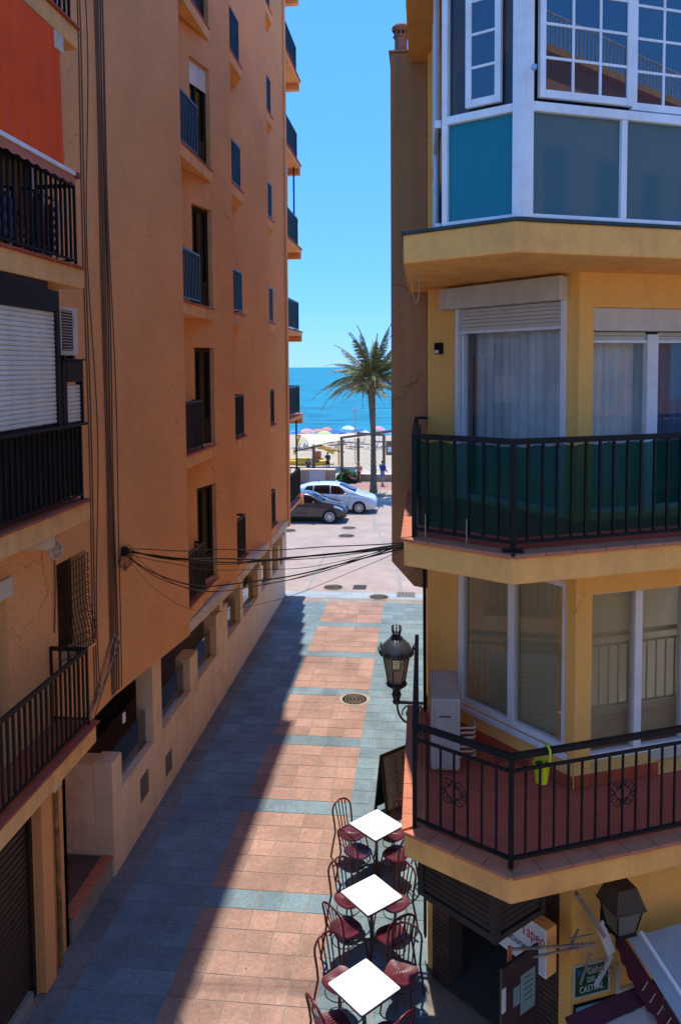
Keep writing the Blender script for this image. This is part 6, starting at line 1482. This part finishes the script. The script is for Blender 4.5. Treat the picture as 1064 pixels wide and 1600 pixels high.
# beach umbrellas
ucol = {'pink': (.66, .30, .30), 'blue': (.04, .16, .42), 'pale': (.62, .70, .72), 'lime': (.48, .52, .22), 'coral': (.62, .24, .20)}
us_ = [(480, 672.5, 'pink', 2.1), (495, 673, 'coral', 1.6), (512, 670.5, 'coral', 2.0), (506, 676, 'lime', 2.1), (524, 673, 'blue', 2.2), (545, 668, 'pale', 2.0), (558, 672, 'blue', 1.9), (534, 676, 'blue', 1.6), (592, 669, 'pink', 2.0), (604, 674, 'blue', 1.8), (570, 675, 'pale', 1.5), (466, 675, 'blue', 1.8)]
for k, (x, y, cn, d_) in enumerate(us_):
    Yd = 104+(k*37 % 11)-5; top_ = at(x, y-3, Y=Yd); gz = sand_z(top_.x, Yd)
    t = thing('beach_umbrella', {'pink': 'pink', 'blue': 'blue', 'pale': 'pale white and blue', 'lime': 'lime green', 'coral': 'coral red'}[cn]+' beach umbrella open on the sand near the water', 'umbrella', (top_.x, Yd, gz), 'beach umbrellas by the water')
    zt = max(top_.z, gz+1.7); tilt = .12*math.sin(k*2.3)
    m = MB(); n = 16; vs = [(top_.x, Yd, zt)]; fs = []
    for ri, (rr, dz) in enumerate(((.35, -.05), (.7, -.20), (1.0, -.46))):
        for s_ in range(n): a = s_*2*math.pi/n; vs.append((top_.x+d_/2*rr*math.cos(a), Yd+d_/2*rr*math.sin(a), zt+dz*d_/2+tilt*rr*math.cos(a)-.03*(s_ % 2)*rr))
    for s_ in range(n): fs.append((0, 1+s_, 1+(s_+1) % n))
    for ri in range(2):
        for s_ in range(n): fs.append((1+ri*n+s_, 1+(ri+1)*n+s_, 1+(ri+1)*n+(s_+1) % n, 1+ri*n+(s_+1) % n))
    m.add(vs, fs); m.build('canopy', M.setdefault('um_'+cn, surf('umbrella_cloth_'+cn, ucol[cn], .9, .15, 1, 0, .08, 0)), t, 50)
    MB().tube([(top_.x, Yd, gz-.1), (top_.x, Yd, zt)], .025, 6).build('pole', M['white_paint'], t)
# loungers and bags scattered below the umbrellas
random.seed(31)
for k in range(22):
    x = -16+13.5*random.random(); Yd = random.uniform(96, 106); z = sand_z(x, Yd); cc = random.choice([(.03, .03, .04), (.05, .10, .25), (.35, .08, .06), (.5, .5, .48), (.02, .12, .2)])
    nmc = {(.03, .03, .04): 'black', (.05, .10, .25): 'navy blue', (.35, .08, .06): 'red', (.5, .5, .48): 'white', (.02, .12, .2): 'teal'}[cc]
    t = thing('beach_chair', 'low '+nmc+' beach chair set out on the sand below the umbrellas', 'chair', (x, Yd, z), 'beach chairs below the umbrellas')
    mm = surf('beach_chair_cloth', cc, .9, .1, 2, 0, .05, 0); m = MB(); m.beam((x-.3, Yd, z+.25), (x+.3, Yd-.1, z+.22), .55, .05); m.build('seat', mm, t); m = MB(); m.beam((x+.25, Yd, z+.25), (x+.5, Yd, z+.8), .05, .55, (0, 1, 0)); m.build('backrest', mm, t)
    m = MB()
    for sx in (-.28, .28):
        for sy in (-.22, .22): m.tube([(x+sx, Yd+sy, z-.02), (x+sx, Yd+sy, z+.25)], .015, 5)
    m.build('legs', M['steel'], t)
# green shrub by the parapet
def shrub(label, c, r_, n_, seed, mat):
    rnd = random.Random(seed); t = thing('shrub', label, 'shrub', c); m = MB()
    for k in range(n_):
        a = rnd.uniform(0, 6.283); e = rnd.uniform(-.1, 1); rr = r_*rnd.uniform(.35, 1)**.5*(1+.25*math.sin(3*a)); p = Vector((c[0]+rr*math.cos(a)*math.cos(e*1.4), c[1]+rr*.7*math.sin(a)*math.cos(e*1.4), c[2]+.15+r_*.95*max(0, math.sin(e*1.4))*rnd.uniform(.5, 1)))
        u = Vector((rnd.uniform(-1, 1), rnd.uniform(-1, 1), rnd.uniform(-.6, .9))).normalized()*.12; v = u.orthogonal().normalized()*.05; m.add([p-u, p+v, p+u, p-v], [(0, 1, 2, 3)])
    m.build('foliage', mat, t); s_ = MB()
    for k in range(6): a = k; s_.tube([(c[0], c[1], c[2]), (c[0]+.3*r_*math.cos(a), c[1]+.3*r_*math.sin(a), c[2]+r_*.7)], .02, 5)
    s_.build('stems', M['palmbark'], t)
M['shrubleaf'] = surf('shrub_leaf', (.035, .16, .03), .5, .3, 3, 0, .2, 0, island=.5)
shrub('bright green leafy shrub against the stone parapet', (-5.2, 53.1, .12), .72, 1500, 2, M['shrubleaf'])

# ------------------------------------------------------------ people on the promenade
M['skin'] = surf('skin', (.42, .22, .14), .6, .06, 6, 0, .04, 0); M['hair_dark'] = surf('dark_hair', (.03, .02, .015), .6, .2, 20, 0, .2, 0); M['hair_grey'] = surf('grey_hair', (.32, .32, .33), .6, .2, 20, 0, .2, 0)
def skinned(name, verts, edges, radii, mat, parent, root=0, sub=2):
    me = bpy.data.meshes.new(name); o0 = ORG.get(parent.name, Vector((0, 0, 0))); me.from_pydata([Vector(v)-o0 for v in verts], edges, []); me.update()
    o = bpy.data.objects.new(name, me); col.objects.link(o); o.parent = parent; s_ = o.modifiers.new('skin', 'SKIN'); s_.use_smooth_shade = True
    sv_ = me.skin_vertices[0].data
    for i, r_ in enumerate(radii): sv_[i].radius = r_ if isinstance(r_, tuple) else (r_, r_); sv_[i].use_root = (i == root)
    sb_ = o.modifiers.new('sub', 'SUBSURF'); sb_.levels = sub; sb_.render_levels = sub
    me.materials.append(mat); return o
def person(label, loc, h, facing, J, shirt, shorts, hair, sleeves=True, hat=None):
    """J: joint offsets in units of height, x right, y forward; facing = heading of +y"""
    t = thing('person', label, 'person', loc); c, s_ = math.cos(facing), math.sin(facing)
    def W_(p): x, y, z = p; return (loc[0]+h*(x*c-y*s_), loc[1]+h*(x*s_+y*c), loc[2]+h*z)
    names = ['pelvis', 'waist', 'chest', 'neck', 'head0', 'head1', 'ls', 'le', 'lw', 'lh', 'rs', 're', 'rw', 'rh', 'lhip', 'lk', 'la', 'lt', 'rhip', 'rk', 'ra', 'rt']
    rad = [.075, .065, .078, .030, .046, .050, .040, .027, .019, .018, .040, .027, .019, .018, .062, .042, .024, .020, .062, .042, .024, .020]
    E_ = [(0, 1), (1, 2), (2, 3), (3, 4), (4, 5), (2, 6), (6, 7), (7, 8), (8, 9), (2, 10), (10, 11), (11, 12), (12, 13), (0, 14), (14, 15), (15, 16), (16, 17), (0, 18), (18, 19), (19, 20), (20, 21)]
    skinned('body', [W_(J[n_]) for n_ in names], E_, [r_*h for r_ in rad], M['skin'], t)
    sh = ['pelvis', 'waist', 'chest', 'ls', 'le', 'rs', 're']; lerp = lambda a, b, f_: tuple(a[i]+(b[i]-a[i])*f_ for i in range(3))
    V_ = [J['pelvis'], J['waist'], J['chest'], J['ls'], lerp(J['ls'], J['le'], .75), J['rs'], lerp(J['rs'], J['re'], .75)]
    if shirt: skinned('shirt', [W_(v) for v in V_], [(0, 1), (1, 2), (2, 3), (3, 4), (2, 5), (5, 6)], [r_*h for r_ in (.088, .082, .090, .050, .042, .050, .042)], shirt, t)
    V_ = [lerp(J['pelvis'], J['waist'], .3), J['pelvis'], J['lhip'], lerp(J['lhip'], J['lk'], .85), J['rhip'], lerp(J['rhip'], J['rk'], .85)]
    skinned('shorts', [W_(v) for v in V_], [(0, 1), (1, 2), (2, 3), (1, 4), (4, 5)], [r_*h for r_ in (.080, .088, .074, .056, .074, .056)], shorts, t)
    hd = W_(lerp(J['head0'], J['head1'], .85)); MB().sphere(hd, .064*h, .98, 1.05, 1.0, 14, 10).build('hair', hair, t, 60)
    f0 = lerp(J['head0'], J['head1'], .45); fx = MB(); 
    e1 = W_((f0[0], f0[1]+.058, f0[2]+.005)); fx.sphere(e1, .010*h, n=8, m=6)
    for sx in (-1, 1): fx.sphere(W_((f0[0]+sx*.056, f0[1]+.0, f0[2])), .012*h, n=8, m=6)
    fx.build('nose_and_ears', M['skin'], t, 60)
    ft = MB()
    for q_ in ('lt', 'rt'): ft.sphere(W_((J[q_][0], J[q_][1], J[q_][2]+.004)), .03*h, 1, 1.3, .6, 10, 6)
    ft.build('shoes', M['tyre'], t, 60)
    hn = MB()
    for q_, sd in (('lh', -1), ('rh', 1)):
        b_ = J[q_]
        for k in range(4): hn.tube([W_((b_[0]+(k-1.5)*.010, b_[1]+.005, b_[2])), W_((b_[0]+(k-1.5)*.011, b_[1]+.014, b_[2]-.030+.004*abs(k-1.5)))], .0055*h, 5)
        hn.tube([W_((b_[0]-sd*.016, b_[1]+.01, b_[2]+.012)), W_((b_[0]-sd*.024, b_[1]+.02, b_[2]-.012))], .006*h, 5)
    hn.build('fingers', M['skin'], t, 60)
    return t
def standing(step=0, armf=0, bend=0):
    return dict(pelvis=(0, 0, .53), waist=(0, .01+bend*.1, .62), chest=(0, .01+bend*.28, .74), neck=(0, .02+bend*.38, .84), head0=(0, .025+bend*.44, .885), head1=(0, .03+bend*.5, .95),
       ls=(-.105, bend*.32, .80), le=(-.135, armf*.10+bend*.3, .64), lw=(-.125, armf*.26+bend*.3+.03, .53+armf*.10), lh=(-.12, armf*.30+bend*.3+.04, .49+armf*.11), rs=(.105, bend*.32, .80), re=(.135, armf*.08+bend*.3, .64), rw=(.125, armf*.22+bend*.3+.03, .53+armf*.08), rh=(.12, armf*.26+bend*.3+.04, .49+armf*.09),
       lhip=(-.052, 0, .51), lk=(-.06, .02+step*.10, .28), la=(-.062, step*.16-.02, .045), lt=(-.065, step*.16+.06, .02), rhip=(.052, 0, .51), rk=(.06, .02-step*.04, .28), ra=(.062, -step*.18-.02, .045), rt=(.065, -step*.18+.06, .02))
def sitting(sz=.27):
    return dict(pelvis=(0, 0, sz+.05), waist=(0, .02, sz+.14), chest=(0, .05, sz+.26), neck=(0, .07, sz+.36), head0=(0, .08, sz+.405), head1=(0, .095, sz+.47),
       ls=(-.105, .04, sz+.32), le=(-.135, .09, sz+.17), lw=(-.10, .20, sz+.14), lh=(-.08, .24, sz+.13), rs=(.105, .04, sz+.32), re=(.135, .09, sz+.17), rw=(.10, .20, sz+.14), rh=(.08, .24, sz+.13),
       lhip=(-.055, .02, sz+.03), lk=(-.07, .25, sz+.03), la=(-.07, .25, .045), lt=(-.072, .32, .02), rhip=(.055, .02, sz+.03), rk=(.07, .25, sz+.03), ra=(.07, .25, .045), rt=(.072, .32, .02))
cl_ = lambda n_, c_: surf(n_, c_, .9, .12, 6, 0, .05, 0)
person('person in navy shirt and shorts standing at a small table under the sail', (-9.25, 75.2, ZB+.02), 1.78, R(10), standing(0, 1, .05), cl_('navy_shirt', (.018, .05, .10)), cl_('black_shorts', (.015, .012, .02)), cl_('blue_cap', (.08, .25, .42)))
person('person in blue shirt and shorts walking along the red promenade', (-2.72, 51.6, .115), 1.70, R(-35), standing(.7, .5), cl_('blue_shirt', (.02, .07, .22)), cl_('light_blue_shorts', (.10, .22, .48)), M['hair_dark'])
person('person in dark purple shirt sitting by the pergola post', (-11.0, 73.8, ZB+.02), 1.75, R(200), sitting(.26), cl_('purple_shirt', (.045, .025, .09)), cl_('dark_shorts', (.02, .02, .03)), cl_('brown_hair', (.10, .05, .03)))
person('person in tan top sitting on the parapet beside the pushchair', (-4.45, 53.50, .115), 1.66, R(180), sitting(.30), cl_('tan_top', (.48, .26, .13)), cl_('red_shorts', (.30, .06, .06)), cl_('fair_hair', (.25, .14, .07)))
BN_ = thing('bench', 'low timber bench under the seated person by the pergola post', 'bench', (-11.0, 73.9, ZB)); MB().box(-11.6, -10.4, 73.75, 74.15, ZB+.40, ZB+.46).build('seat', M['timber'], BN_)
for x in (-11.5, -10.6): MB().box(x, x+.1, 73.8, 74.1, ZB+.02, ZB+.40).build('leg', M['timber'], BN_)
TB = thing('market_table', 'small folding table with pink and yellow goods under the sail', 'table', (-9.9, 75.9, ZB)); MB().box(-11.0, -9.7, 75.5, 76.2, ZB+.70, ZB+.76).build('top', M['yel'], TB)
for x in (-10.9, -9.8):
    for y in (75.6, 76.1): MB().tube([(x, y, ZB), (x+.1, y, ZB+.7)], .02, 6).build('leg', M['steel'], TB)
tag(MB().sphere((-10.4, 75.8, ZB+.88), .22, 1.3, .8, .6, 12, 8).build('bag', surf('pink_bag', (.6, .12, .2), .7), smooth=60, org=(-10.4, 75.8, ZB+.76)), 'pink bag lying on the small yellow table', 'bag')
# pushchair
PS = thing('pushchair', 'maroon and black pushchair parked by the stone parapet', 'pushchair', (-5.0, 52.6, .12)); M['maroon'] = surf('maroon_cloth', (.17, .02, .035), .9)
m = MB(); m.beam((-5.35, 52.6, .95), (-4.85, 52.6, .42), .42, .10); m.beam((-4.85, 52.6, .42), (-4.55, 52.6, .40), .42, .10); m.build('seat', M['maroon'], PS, bevel=.02)
m = MB(); m.beam((-5.42, 52.6, 1.12), (-5.05, 52.6, 1.02), .46, .05); m.beam((-5.42, 52.6, 1.12), (-5.52, 52.6, .90), .46, .05); m.build('hood', M['iron'], PS, bevel=.02)
m = MB()
for sy in (-.22, .22): m.tube([(-5.62, 52.6+sy, 1.15), (-5.0, 52.6+sy, .45), (-4.6, 52.6+sy, .25)], .015, 6); m.tube([(-5.35, 52.6+sy, .25), (-5.0, 52.6+sy, .45)], .015, 6)
m.tube([(-5.62, 52.38, 1.15), (-5.62, 52.82, 1.15)], .018, 6); m.build('frame', M['iron'], PS, 60)
for (x, y) in ((-5.35, 52.36), (-5.35, 52.84), (-4.6, 52.36), (-4.6, 52.84)): MB().tube([(x, y-.02, .245), (x, y+.02, .245)], .125, 16).build('wheel', M['tyre'], PS, 40)
sc.cycles.max_bounces = 8
